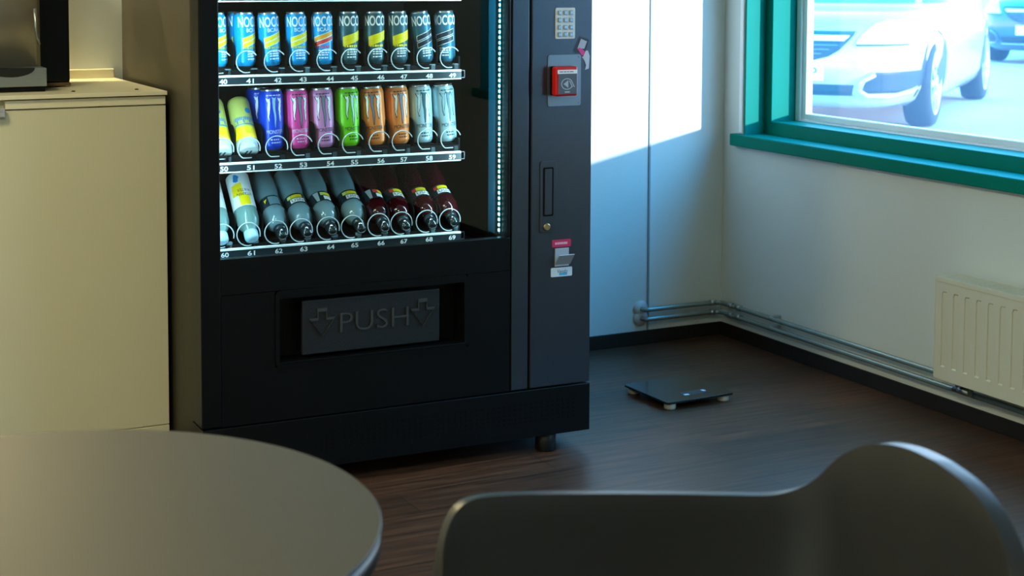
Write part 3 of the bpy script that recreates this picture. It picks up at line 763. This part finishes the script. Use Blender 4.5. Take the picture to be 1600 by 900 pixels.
for i, (pb, ptp, kind, roll) in ROWA.items():
    place_can(slim_can(LABA[i], kind, roll), pb[0], pb[1], ptp[0], ptp[1], .200, SHELF[4][1])
place_can(slim_can('slim bright blue can standing behind the can over slot number 41', 'blue', .2), .1815, 1.106, .1815, 1.25, .275, SHELF[4][1])

R2, H2 = .0330, .1680
CLAWS = {'white': (M_WHITEINK, mat('silver_blue_print', '#8fb0cc', .35, metal=.3))}
def claw_pts(cx, top, bot, wd, seed, hook):
    rr = random.Random(seed); P = []; n = 11
    for k in range(n + 1):
        u = k / n; z = top + (bot - top) * u
        h = wd * (1.0 - .15 * math.sin(u * 9 + seed)) * (1 - u ** 2.2) + .0004
        x = cx + rr.uniform(-.0007, .0007) * (1 if 0 < k < n else 0) + .0012 * math.sin(u * 5 + seed) + .002 * hook * u
        P.append((x, z, h))
    return P
def claw(bm, cx, top, bot, wd, seed, hook, grow=0.0):
    P = [(x, z, h + grow) for x, z, h in claw_pts(cx, top, bot - grow * 3, wd, seed, hook)]
    ribbon(bm, P)
    h0 = wd + grow   # barbed top
    poly_flat(bm, ((cx - h0 * 2.3 - grow, top + .006 + grow), (cx - h0, top - .004 - grow), (cx + h0, top - .004 - grow), (cx + h0 * 1.5 + grow, top + .006 + grow), (cx + h0 * .2, top + .003 + grow)))
def tall_can(label, body, centre_ink, outline, roll, word=True, rim=None, side_ink=M_WHITEINK, word_ink=M_BLACKINK, group='tall energy drink cans on the middle shelf'):
    t = thing('drink_can', label, 'drink can', group=group)
    can_parts(t, body, R2, H2)
    tops = ((-.0165, .138, .082, .0031, 1, .3), (.0000, .141, .064, .0034, 4, -.2), (.0160, .138, .080, .0030, 8, -.4))
    def outl(s):
        for c in tops: claw(s, *c, grow=.0011)
    def sides(s):
        for c in (tops[0], tops[2]): claw(s, *c)
    if outline: wrapped('claw_outline', outl, R2, .0003, outline, t, roll)
    wrapped('claw_marks', sides, R2, .0006, side_ink, t, roll)
    wrapped('centre_claw_mark', lambda s: claw(s, *tops[1]), R2, .0006, centre_ink, t, roll)
    if word: wrapped('lettering', lambda s: text_flat(s, 'MONSTER', -.0245, .0475, .049, .0105, 0), R2, .0005, word_ink, t, roll)
    wrapped('top_print', lambda s: bits(s, .1560 - .006, .0030, 6, .004, .008, 5, -.022, .022), R2, .0005, outline or word_ink, t, roll)
    wrapped('small_print', lambda s: (bits(s, .030, .0035, 5, .003, .006, 6, -.014, .014), bits(s, .022, .0030, 4, .003, .008, 7, -.012, .014)), R2, .0005, word_ink, t, roll)
    return t
BLUEC = mat('royal_blue_can_print', '#0b3fc8', .3, metal=.15); PINKC = mat('hot_pink_can_print', '#e5459a', .33, metal=.1); MAUVEC = mat('mauve_pink_can_print', '#cf86bd', .33, metal=.1)
GREENC = mat('lime_can_print', '#6fd010', .33, metal=.1); ORC = mat('peach_orange_can_print', '#e8853e', .33, metal=.1); ICE = mat('ice_blue_can_print', '#a9cdd8', .33, metal=.2); PALE = mat('pale_silver_can_print', '#9dbcc2', .33, metal=.25)
GREYI = mat('grey_violet_print', '#8b90a4', .35, metal=.3); DTEAL = mat('dark_teal_print', '#2d5a66', .4); SILB = mat('silver_blue_ink', '#9cc3e0', .35, metal=.2); WORD_L = mat('pale_violet_print', '#c9c6e4', .5)
DK = mat('dark_outline_print', '#1e2b33', .5)
ROWB = [(2, (.2583, .2522), 'royal blue tall can with white claw marks over slot number 52', BLUEC, SILB, None, -.02, WORD_L, M_WHITEINK),
        (3, (.3300, .3228), 'hot pink tall can with white claw marks over slot number 53', PINKC, GREYI, DK, .02, WORD_L, M_WHITEINK),
        (4, (.4028, .3943), 'mauve pink tall can over slot number 54', MAUVEC, GREYI, DK, -.10, DK, M_WHITEINK),
        (5, (.4758, .4707), 'lime green tall can over slot number 55', GREENC, mat('mint_print', '#bfe8d8', .4), DK, .15, DK, mat('pale_mint_print', '#d8f2ea', .4)),
        (6, (.5565, .5435), 'orange tall can over slot number 56, beside the lime green can', ORC, GREYI, DK, -.35, DK, M_WHITEINK),
        (7, (.6269, .6174), 'orange tall can over slot number 57, beside the ice blue can', ORC, GREYI, DK, .05, DK, M_WHITEINK),
        (8, (.6973, .6894), 'ice blue tall can over slot number 58', ICE, DTEAL, DK, -.02, DK, mat('ice_white_print', '#d4e9ef', .4)),
        (9, (.7707, .7585), 'pale silver tall can over slot number 59, last of the row', PALE, DTEAL, DK, .12, DK, mat('dim_silver_print', '#86a8ae', .4))]
for i, xs, lab, body, ci, ol, roll, wi, si in ROWB:
    place_can(tall_can(lab, body, ci, ol, roll, True, None, si, wi), xs[0], 0, xs[1], .1680, .204, SHELF[5][1])
place_can(tall_can('royal blue tall can standing behind the one over slot number 52', BLUEC, SILB, None, .05, True, None, M_WHITEINK, WORD_L), .2480, 0, .2420, .168, .285, SHELF[5][1])

# tilted lemon cans, white cap towards the glass
LEM = mat('pale_lemon_can_print', '#cdcf6a', .35, metal=.1); LEMY = mat('bright_yellow_print', '#f3d510', .4); SBLUE = mat('script_blue_print', '#1d7fc0', .45); CAPW = mat('white_cap_plastic', '#b4bfbf', .4)
def aim(t, tip, tilt, xl=0.0):
    """lay a thing whose local +z ends at its cap: cap at the front, base raised behind"""
    c, s = math.cos(tilt), math.sin(tilt)
    d = Vector((xl, -c, -s)).normalized(); n = Vector((0, -s, c)); n = (n - d * n.dot(d)).normalized()
    yv = -n; xv = yv.cross(d)
    m3 = Matrix((xv, yv, d)).transposed()
    return MR.to_3x3() @ m3
def set_tip(t, tip, rot, L):
    p = MR @ Vector(tip) - rot @ Vector((0, 0, L)); t.matrix_world = Matrix.Translation(p) @ rot.to_4x4()
    t.location = p; t.rotation_euler = rot.to_euler()
def lemon_can(label, tip, roll):
    r, L = .0300, .165
    t = thing('drink_can', label, 'drink can', group='yellow capped cans on the middle shelf')
    b = NB(); lathe(b, [(r * .7, 0), (r * .9, .004), (r, .014), (r, L - .035), (r * .95, L - .030)], 40); obj('can_body', b, LEM, t)
    b = NB(); lathe(b, [(r + .0004, L - .066), (r + .0004, L - .031)], 40, cap0=False, cap1=False); obj('yellow_band', b, LEMY, t)
    b = NB(); lathe(b, [(r * .95, L - .030), (r * .97, L - .026), (r * .96, L - .006), (r * .88, L)], 40); cp = obj('white_cap', b, CAPW, t)
    b = NB()
    for dx in (-.007, .004):
        v = [b.verts.new((x, y, L + .0005)) for x, y in ((dx - .002, -.010), (dx + .003, -.010), (dx + .007 * 1, .010), (dx + .002, .010))]; b.faces.new(v)
    obj('cap_mark', b, DK, cp)
    def scr(s):
        rr = random.Random(5)
        for k in range(11):
            x = -.030 + .0058 * k; h = .020 if k % 3 == 0 else .011
            poly_flat(s, ((x, .070), (x + .002, .070), (x + .004, .070 + h), (x + .002, .070 + h)))
            poly_flat(s, ((x + .003, .071 + h * .8), (x + .0045, .071 + h * .8), (x + .0065, .070), (x + .005, .070)))
        stripe(s, .0915, .003, -.034, .034, 0)
    wrapped('script_lettering', scr, r, .0006, SBLUE, t, roll)
    wrapped('blue_dot', lambda s: poly_flat(s, [(-.010 + .0085 * math.cos(2 * PI * k / 16), .050 + .0085 * math.sin(2 * PI * k / 16)) for k in range(16)]), r, .0007, SBLUE, t, roll)
    rot = aim(t, tip, math.radians(53)); set_tip(t, tip, rot, L)
    return t
lemon_can('yellow can with white cap lying tilted over slot number 51', (.1780, .165, .8800), -.1)
lemon_can('yellow can with white cap half hidden by the left door edge, over slot number 50', (.1060, .165, .8790), .3)

# bottles
CLEARL = mat('cloudy_clear_drink', '#86a9b4', .12, trans=.25, coat=.5); REDL = mat('dark_red_drink', '#3a0710', .1, trans=.2, coat=.5)
SLEEVE = mat('dark_clear_sleeve', '#25343b', .2, coat=.4); DOME = mat('clear_dome_cap', '#2c373b', .06, trans=.5, coat=.6); WHITEL = mat('white_bottle_label', '#e7ecec', .45)
LIMEI = mat('lime_print', '#d9e87a', .45)
LB = .255
def bottle(label, tip, liquid, face, roll, tilt=34, group='sports drink bottles on the lowest shelf'):
    t = thing('drink_bottle', label, 'drink bottle', group=group)
    prof = [(.022, 0), (.030, .003), (.0335, .012), (.0340, .05), (.0335, .080), (.0300, .098), (.0295, .106), (.0305, .112), (.0305, .152), (.0320, .156), (.0338, .163), (.0338, .178), (.0325, .182), (.0318, .192), (.0270, .204), (.0180, .212), (.0150, .214)]
    b = NB(); lathe(b, prof, 40); obj('bottle_body', b, liquid, t)
    b = NB(); lathe(b, [(.0311, .113), (.0313, .115), (.0313, .150), (.0311, .152)], 40, cap0=False, cap1=False); obj('label_sleeve', b, SLEEVE, t)
    b = NB(); lathe(b, [(.0155, .212), (.0170, .214), (.0170, .226), (.0120, .229), (.0105, .236)], 24); obj('neck_collar', b, SLEEVE, t)
    b = NB(); lathe(b, [(.0166, .228), (.0160, .240), (.0130, .251), (.0070, .255), (.001, .2555)], 24, cap0=False); obj('dome_cap', b, DOME, t)
    RS = .0313
    if face == 'block':
        wrapped('yellow_patch', lambda s: flat_box(s, -.016, .016, .1185, .1300), RS, .0004, Y_INK, t, roll)
        wrapped('side_patch', lambda s: flat_box(s, .0165, .028, .1185, .1300), RS, .0004, LIMEI if liquid is CLEARL else R_INK, t, roll)
        wrapped('white_patch', lambda s: flat_box(s, -.021, .021, .1325, .1475), RS, .0004, M_WHITEINK, t, roll)
        wrapped('lettering', lambda s: text_flat(s, 'USN', -.0170, .1350, .0340, .0105, 0, flip=True), RS, .0008, DK, t, roll)
    elif face == 'side':
        wrapped('yellow_patch', lambda s: flat_box(s, -.030, -.012, .1185, .1300), RS, .0004, Y_INK, t, roll)
        wrapped('side_patch', lambda s: flat_box(s, -.012, .003, .1185, .1300), RS, .0004, LIMEI if liquid is CLEARL else R_INK, t, roll)
        wrapped('white_patch', lambda s: flat_box(s, -.026, -.004, .1330, .1475), RS, .0004, M_WHITEINK, t, roll)
        wrapped('information_patch', lambda s: (poly_flat(s, ((.008, .116), (.024, .116), (.018, .150), (.010, .150)))), RS, .0004, mat('grey_white_print', '#b9c8cf', .45), t, roll)
    else:
        wrapped('information_patch', lambda s: flat_box(s, -.018, .014, .118, .149), RS, .0004, mat('dim_grey_print', '#6f8f9a', .45), t, roll)
        wrapped('yellow_patch', lambda s: poly_flat(s, ((.018, .124), (.028, .126), (.026, .138))), RS, .0004, Y_INK, t, roll)
    rot = aim(t, tip, math.radians(tilt)); set_tip(t, tip, rot, LB)
    return t
BT = [(2, (.2687, .150, .6445), CLEARL, 'info', 0, 'clear bottle with a plain grey label panel lying over slot number 62'),
      (3, (.3396, .150, .6460), CLEARL, 'block', .12, 'clear bottle with yellow and white label facing front over slot number 63'),
      (4, (.4115, .150, .6475), CLEARL, 'side', .1, 'clear bottle with its label turned sideways over slot number 64'),
      (5, (.4957, .150, .6470), CLEARL, 'block', -.1, 'clear bottle beside the first red one, over slot number 65'),
      (6, (.5661, .150, .6460), REDL, 'side', .05, 'dark red bottle with its label turned sideways over slot number 66'),
      (7, (.6297, .150, .6445), REDL, 'block', -.35, 'dark red bottle with red and yellow label over slot number 67'),
      (8, (.7099, .150, .6440), REDL, 'block', 0, 'dark red bottle with mostly yellow label over slot number 68'),
      (9, (.7773, .150, .6465), REDL, 'block', .0, 'dark red bottle over slot number 69, last of the row')]
for i, tip, liq, face, roll, lab in BT:
    bottle(lab, tip, liq, face, roll)
VITL = mat('pale_green_drink', '#7fa5a0', .15, trans=.2, coat=.4); CAPB = mat('pale_blue_cap', '#a8d4e6', .35)
def water_bottle(label, tip, roll):
    t = thing('drink_bottle', label, 'drink bottle', group='white label water bottles on the lowest shelf'); L = .215
    b = NB(); lathe(b, [(.020, 0), (.028, .003), (.031, .012), (.031, .120), (.032, .126), (.032, .150), (.030, .160), (.026, .172), (.0165, .186), (.015, .192)], 40); obj('bottle_body', b, VITL, t)
    b = NB(); lathe(b, [(.0313, .010), (.0315, .013), (.0315, .118), (.0313, .120)], 40, cap0=False, cap1=False); obj('bottle_label', b, WHITEL, t)
    b = NB(); lathe(b, [(.0185, .188), (.0190, .190), (.0190, .206), (.0165, .212), (.010, L)], 28); obj('screw_cap', b, CAPB, t)
    wrapped('yellow_patch', lambda s: (flat_box(s, -.012, .018, .085, .118), poly_flat(s, ((.004, .045), (.034, .050), (.036, .085), (.004, .085)))), .0315, .0004, LEMY, t, roll)
    wrapped('blue_splash', lambda s: poly_flat(s, [(.016 + .011 * math.cos(2 * PI * k / 9) * (1 if k % 2 else .6), .030 + .013 * math.sin(2 * PI * k / 9)) for k in range(9)]), .0315, .0004, SBLUE, t, roll)
    wrapped('lettering', lambda s: (text_flat(s, 'VITAMIN', -.022, .078, .044, .0095, 0), text_flat(s, 'WATER', -.019, .065, .038, .0095, 0)), .0315, .0008, DK, t, roll)
    rot = aim(t, tip, math.radians(47)); set_tip(t, tip, rot, L)
water_bottle('white and yellow labelled water bottle with pale blue cap over slot number 61', (.1829, .150, .6450), 0)
water_bottle('water bottle half hidden by the left door edge, over slot number 60', (.1004, .150, .6440), .4)

# ------------------------------------------------------------------ cream cabinet, worktop, coffee machine
CF = .3708; CT = 1.0353
cab = thing('cabinet', 'cream kitchen base cabinet left of the vending machine', 'cabinet', (-.20, .67, 0))
def LOC(o): o.location = (.20, -.67, 0); return o
b = NB(); box(b, -.80, .0185, .405, .975, .085, 1.0245); box(b, -.80, .010, .43, .97, 0, .085); LOC(obj('cabinet_body', b, M_CREAM, cab))
b = NB(); box(b, -.80, .0200, .384, .405, .085, .1045, .001); LOC(obj('bottom_panel', b, M_CREAM, cab))
b = NB(); box(b, -.4060, .0185, .380, .405, .9985, 1.0215, .0015); LOC(obj('top_rail', b, M_CREAMTOP, cab))
b = NB(); box(b, -.80, .0200, .384, .405, .1065, .9960, .0015); dr = LOC(obj('cabinet_door', b, M_CREAM, cab))
b = NB(); box(b, -.50, -.4095, .366, .383, .992, 1.0040, .002); box(b, -.50, -.4095, .366, .370, .980, .9925, .001); LOC(obj('edge_handle', b, mat('aluminium_handle', '#c9cccd', .35, metal=.6), cab))
wt = thing('worktop', 'cream laminate worktop on the cream cabinet', 'worktop', (-.40, .67, 1.0245))
b = NB(); box(b, -.405, .4210, CF - .67, .9765 - .67, 0, CT - 1.0245, .001); obj('worktop_slab', b, M_CREAMTOP, wt)
b = NB(); box(b, -.405, .4170, .955 - .67, .9765 - .67, CT - 1.0245, 1.0630 - 1.0245, .002); obj('backsplash', b, M_CREAMTOP, wt)
for sx, sy in ((-.189, .425), (-.055, .420)):
    pass
b = NB()
sc_spots = ((-.2155, .4480), (-.0435, .4480))
for sx, sy in sc_spots: lathe(b, [(.0055, 0), (.0055, .0015), (.003, .003)], 14, (sx + .40, sy - .67, CT - 1.0245))
obj('screw_heads', b, mat('dark_screw', '#3a3426', .4, metal=.5), wt)
cm = thing('coffee_machine', 'steel and black coffee machine on the cream worktop, cropped at left', 'coffee machine', (-.45, .60, CT))
def cbox(bm, x0, x1, y0, y1, z0, z1, bv=0.0): box(bm, x0 + .45, x1 + .45, y0 - .60, y1 - .60, z0 - CT, z1 - CT, bv, 3)
b = NB(); cbox(b, -.70, -.282, .485, .78, CT, 1.0530, .002); obj('base', b, M_BLACKP, cm)
b = NB()   # drip tray with a scooped front
cbox(b, -.70, -.2790, .478, .62, 1.0500, 1.1000, .002); tr = obj('drip_tray', b, M_SILVERP, cm)
b = NB(); sc_ = []
for k in range(13):
    a = PI + PI * k / 12; sc_.append((-.372 + .45 + .062 * math.cos(a), 1.1003 - CT + .024 * math.sin(a)))
prism_y(b, sc_, .4775 - .60, .50 - .60); obj('tray_scoop', b, M_BLACKINK, tr)
b = NB()   # rounded steel front
pr_ = []
for k in range(25):
    u = k / 24; pr_.append((-.70 + .4205 * u, .560 - .068 * math.sin(PI * u) ** .75))
pr_ += [(-.2795, .62), (-.70, .62)]
lo = [b.verts.new((x + .45, y - .60, 1.1005 - CT)) for x, y in pr_]; hi = [b.verts.new((x + .45, y - .60, 1.42 - CT)) for x, y in pr_]
b.faces.new(lo[::-1]); b.faces.new(hi)
for k in range(len(pr_)):
    f = b.faces.new((lo[k], lo[(k + 1) % len(pr_)], hi[(k + 1) % len(pr_)], hi[k])); f.smooth = k < 24
obj('steel_front', b, M_BRUSH, cm)
b = NB(); cbox(b, -.72, -.1870, .622, .86, 1.0490, 1.46, .004); obj('housing', b, M_BLACKP, cm)
b = NB(); cbox(b, -.2795, -.1860, .6180, .86, 1.0395, 1.0490, .002); obj('brown_foot_strip', b, M_BROWN, cm)
b = NB(); tube(b, [(-.306 + .45, .49 - .60, 1.26 - CT), (-.303 + .45, .49 - .60, 1.21 - CT), (-.299 + .45, .492 - .60, 1.18 - CT), (-.293 + .45, .505 - .60, 1.163 - CT)], .0045, 10); obj('lever', b, M_STEEL, cm)

# unseen tube lamp, added to brighten the wall above the worktop
tl = thing('added_wall_lamp', 'added slim tube lamp, out of view above the cream worktop', 'lamp', (-.55, Y1, 1.95))
b = NB(); box(b, -.36, .36, -.055, -.0005, -.02, .02, .004); obj('lamp_housing', b, M_WHITEFR, tl)
b = NB(); tube(b, [(-.34, -.035, -.026), (.34, -.035, -.026)], .012, 14); obj('added_tube', b, M_LAMP, tl)
area('added_wall_light', (-.55, Y1 - .04, 1.90), (.05, -.30, -1), .68, .03, 32.0, (1, .84, .46))

# ------------------------------------------------------------------ radiator
rad = thing('radiator', 'cream panel radiator on the wall under the green window', 'radiator', (X1, -.9, 0))
RX = 2.178; RY1, RY0 = -.293, -1.45; RZ0, RZ1 = .1460, .4575
def rl(x, y, z): return (x - X1, y + .9, z)
b = NB(); prof = []   # fluted front panel, profile in (y, depth)
pitch = .0470; yv = RY1 - .018; rows = [(RY1, .0)]
while yv > RY0 + .05:
    for dy, dx in ((0, 0), (.004, 0), (.008, .011), (.021, .011), (.025, 0), (.042, 0)): rows.append((yv - .006 - dy, dx))
    yv -= pitch
rows.append((RY0, 0))
zs = [(RZ0, 0), (RZ0 + .040, 0), (RZ0 + .050, 1), (RZ1 - .052, 1), (RZ1 - .042, 0), (RZ1 - .016, 0), (RZ1 - .004, 0)]
g = []
for z, on in zs:
    g.append([b.verts.new(rl(RX + (dx if on else 0), y, z)) for y, dx in rows])
for a, c in zip(g, g[1:]):
    for k in range(len(rows) - 1): f = b.faces.new((a[k], a[k + 1], c[k + 1], c[k]))
obj('front_panel', b, M_RAD, rad)
b = NB()
p0 = rl(RX, 0, 0)[0]
box(b, p0 + .004, p0 + .014, RY0 + .9 + .002, RY1 + .9 - .002, RZ0 + .002, RZ1 - .012); box(b, p0 + .078, p0 + .090, RY0 + .9 + .01, RY1 + .9 - .01, RZ0 + .002, RZ1 - .014)
obj('inner_panels', b, M_RAD, rad)
b = NB()
box(b, p0 - .0015, p0 + .0015, RY0 + .9, RY1 + .9, RZ1 - .016, RZ1, .0006); box(b, p0 + .089, p0 + .092, RY0 + .9, RY1 + .9, RZ1 - .016, RZ1, .0006)
yy = RY0 + .9
while yy < RY1 + .9 - .012: box(b, p0 + .001, p0 + .090, yy, yy + .010, RZ1 - .006, RZ1 - .001); yy += .0135
box(b, p0 + .001, p0 + .090, RY1 + .9 - .014, RY1 + .9, RZ1 - .010, RZ1 - .0005)
obj('top_grille', b, M_RAD, rad)
b = NB(); box(b, p0 - .001, p0 + .092, RY1 + .9 - .003, RY1 + .9, RZ0 + .001, RZ1, .001); obj('side_panel', b, M_RAD, rad)
b = NB(); box(b, p0 - .001, p0 + .092, RY0 + .9, RY0 + .9 + .003, RZ0 + .001, RZ1, .001); obj('side_panel', b, M_RAD, rad)
b = NB(); tube(b, [rl(RX + .05, RY1 - .02, .185), rl(RX + .05, RY1 + .012, .185), rl(RX + .05, RY1 + .022, .180)], .012, 14); obj('bleed_valve', b, M_STEEL, rad)
b = NB(); tube(b, [rl(RX + .06, RY1 - .045, .150), rl(RX + .06, RY1 - .045, .1120)], .010, 14); obj('connecting_pipe', b, M_STEEL, rad)
b = NB(); tube(b, [rl(RX + .06, RY1 - .030, .113), rl(RX + .06, RY1 - .095, .113)], .012, 14); obj('valve', b, M_STEEL, rad)
for yb in (-.55, -1.2):
    b = NB(); box(b, p0 + .088, -.0005, yb + .9 - .02, yb + .9 + .02, RZ0 + .06, RZ1 - .04); obj('wall_bracket', b, M_RAD, rad)

# ------------------------------------------------------------------ bathroom scale
bs = thing('bathroom_scale', 'flat black glass bathroom scale with small white feet on the floor', 'bathroom scale', (1.664, .315, 0), math.radians(1.5))
b = NB(); v0 = rrect(-.129, .129, -.126, .126, .012)
lo = [b.verts.new((x, y, .020)) for x, y in v0]; hi = [b.verts.new((x, y, .027)) for x, y in v0]; b.faces.new(lo[::-1]); b.faces.new(hi)
for k in range(len(v0)): b.faces.new((lo[k], lo[(k + 1) % len(v0)], hi[(k + 1) % len(v0)], hi[k]))
pt_ = obj('glass_platform', b, M_SCALEG, bs); add_bevel(pt_, .0015, 2)
for sx in (-1, 1):
    for sy in (-1, 1):
        b = NB(); lathe(b, [(.017, 0), (.019, .003), (.019, .016), (.016, .020)], 24, (sx * .103, sy * .102, 0)); obj('foot', b, M_FOOT, bs)
b = NB(); box(b, -.03, .065, -.085, -.045, .027, .0274); ds = obj('display', b, M_LCD, bs)
b = NB(); box(b, -.030, -.012, -.082, -.068, .0274, .0277); box(b, .050, .062, -.066, -.050, .0274, .0277); obj('display_glare_marks', b, mat('pale_glare_paint', '#c6d2d8', .4), ds)  # pale glare patches painted onto the display
b = NB(); box(b, -.07, .07, -.07, .07, .008, .020, .004); obj('sensor_housing', b, M_LEG, bs)

# ------------------------------------------------------------------ round table
TC, TR, TZ = (-.801, -2.0904), .3826, .740
tb = thing('round_table', 'round taupe cafe table with dark edge in the lower left foreground', 'table', (TC[0], TC[1], 0))
b = NB(); lathe(b, [(TR - .004, TZ - .0012), (TR - .0005, TZ - .0030)], 128, cap0=False, cap1=False); b.faces.new
ring_ = [v for v in b.verts if abs(v.co.z - (TZ - .0012)) < 1e-6]
lathe(b, [(TR - .0005, TZ - .0050), (TR - .0005, TZ - .0022), (TR - .0025, TZ)], 128); tp = obj('tabletop', b, M_TABLE, tb)
b = NB(); lathe(b, [(TR - .010, TZ - .036), (TR - .002, TZ - .030), (TR - .001, TZ - .0052)], 128); obj('table_edge', b, M_TEDGE, tb)
b = NB(); lathe(b, [(.21, 0), (.21, .008), (.20, .012), (.035, .022), (.032, .03), (.032, TZ - .05), (.11, TZ - .045), (.11, TZ - .036)], 48); obj('pedestal', b, M_LEG, tb)

# ------------------------------------------------------------------ shell armchair
e1 = Vector((-.9, .44)).normalized(); yaw = 2.9092
CH_O = Vector((-.1141, -2.4448))
ch = thing('shell_armchair', 'charcoal shell armchair drawn up to the round table', 'chair', (CH_O.x + .0, CH_O.y, 0), yaw)
# rim in chair axes: a forward, l to the chair's left, z up; half of it from the back's middle to the front of the seat
HALF = [(-.263, 0, .801), (-.262, .071, .796), (-.254, .138, .781), (-.240, .198, .749), (-.215, .236, .706), (-.176, .264, .683), (-.114, .285, .680), (-.027, .297, .684), (.078, .301, .691), (.177, .302, .697), (.234, .301, .694), (.262, .295, .667), (.275, .285, .612), (.281, .262, .525), (.287, .215, .466), (.290, .14, .448), (.290, 0, .443)]
def cr(P, n):
    out_ = []
    for i in range(len(P) - 1):
        p0, p1, p2, p3 = (Vector(P[max(i - 1, 0)]), Vector(P[i]), Vector(P[i + 1]), Vector(P[min(i + 2, len(P) - 1)]))
        for k in range(n):
            t = k / n; out_.append(.5 * ((2 * p1) + (-p0 + p2) * t + (2 * p0 - 5 * p1 + 4 * p2 - p3) * t * t + (-p0 + 3 * p1 - 3 * p2 + p3) * t ** 3))
    out_.append(Vector(P[-1])); return out_
hp_ = cr(HALF, 5)
rim = hp_ + [Vector((p.x, -p.y, p.z)) for p in hp_[-2:0:-1]]
b = NB(); NV = 14; rings = []
for v_ in range(NV):
    t = v_ / (NV - 1); rg = []
    for p in rim:
        seat = Vector((p.x * .50 + .02, p.y * .52, .428)); hgt = p.z - .43
        c1 = Vector((p.x * .985, p.y * .955, p.z - hgt * .55)); c2 = Vector((p.x * .90, p.y * .86, .432))
        q = p * (1 - t) ** 3 + c1 * 3 * t * (1 - t) ** 2 + c2 * 3 * t * t * (1 - t) + seat * t ** 3
        rg.append(b.verts.new(q))
    rings.append(rg)
n = len(rim)
for a, c in zip(rings, rings[1:]):
    for k in range(n): f = b.faces.new((a[k], a[(k + 1) % n], c[(k + 1) % n], c[k])); f.smooth = True
cv = b.verts.new((.02, 0, .424))
for k in range(n): b.faces.new((rings[-1][k], rings[-1][(k + 1) % n], cv)).smooth = True
sh = obj('seat_shell', b, M_CHAIR, ch, smooth=True)
md = sh.modifiers.new('thickness', 'SOLIDIFY'); md.thickness = .021; md.offset = 0
add_bevel(sh, .0095, 5)
for sx in (.16, -.17):
    for sy in (.19, -.19):
        b = NB(); tube(b, [(sx * .55, sy * .55, .418), (sx, sy, .22), (sx * 1.25, sy * 1.2, .0)], .012, 12); obj('leg', b, M_LEG, ch)
b = NB(); box(b, -.12, .13, -.13, .13, .402, .420, .004); obj('seat_mount', b, M_LEG, ch)
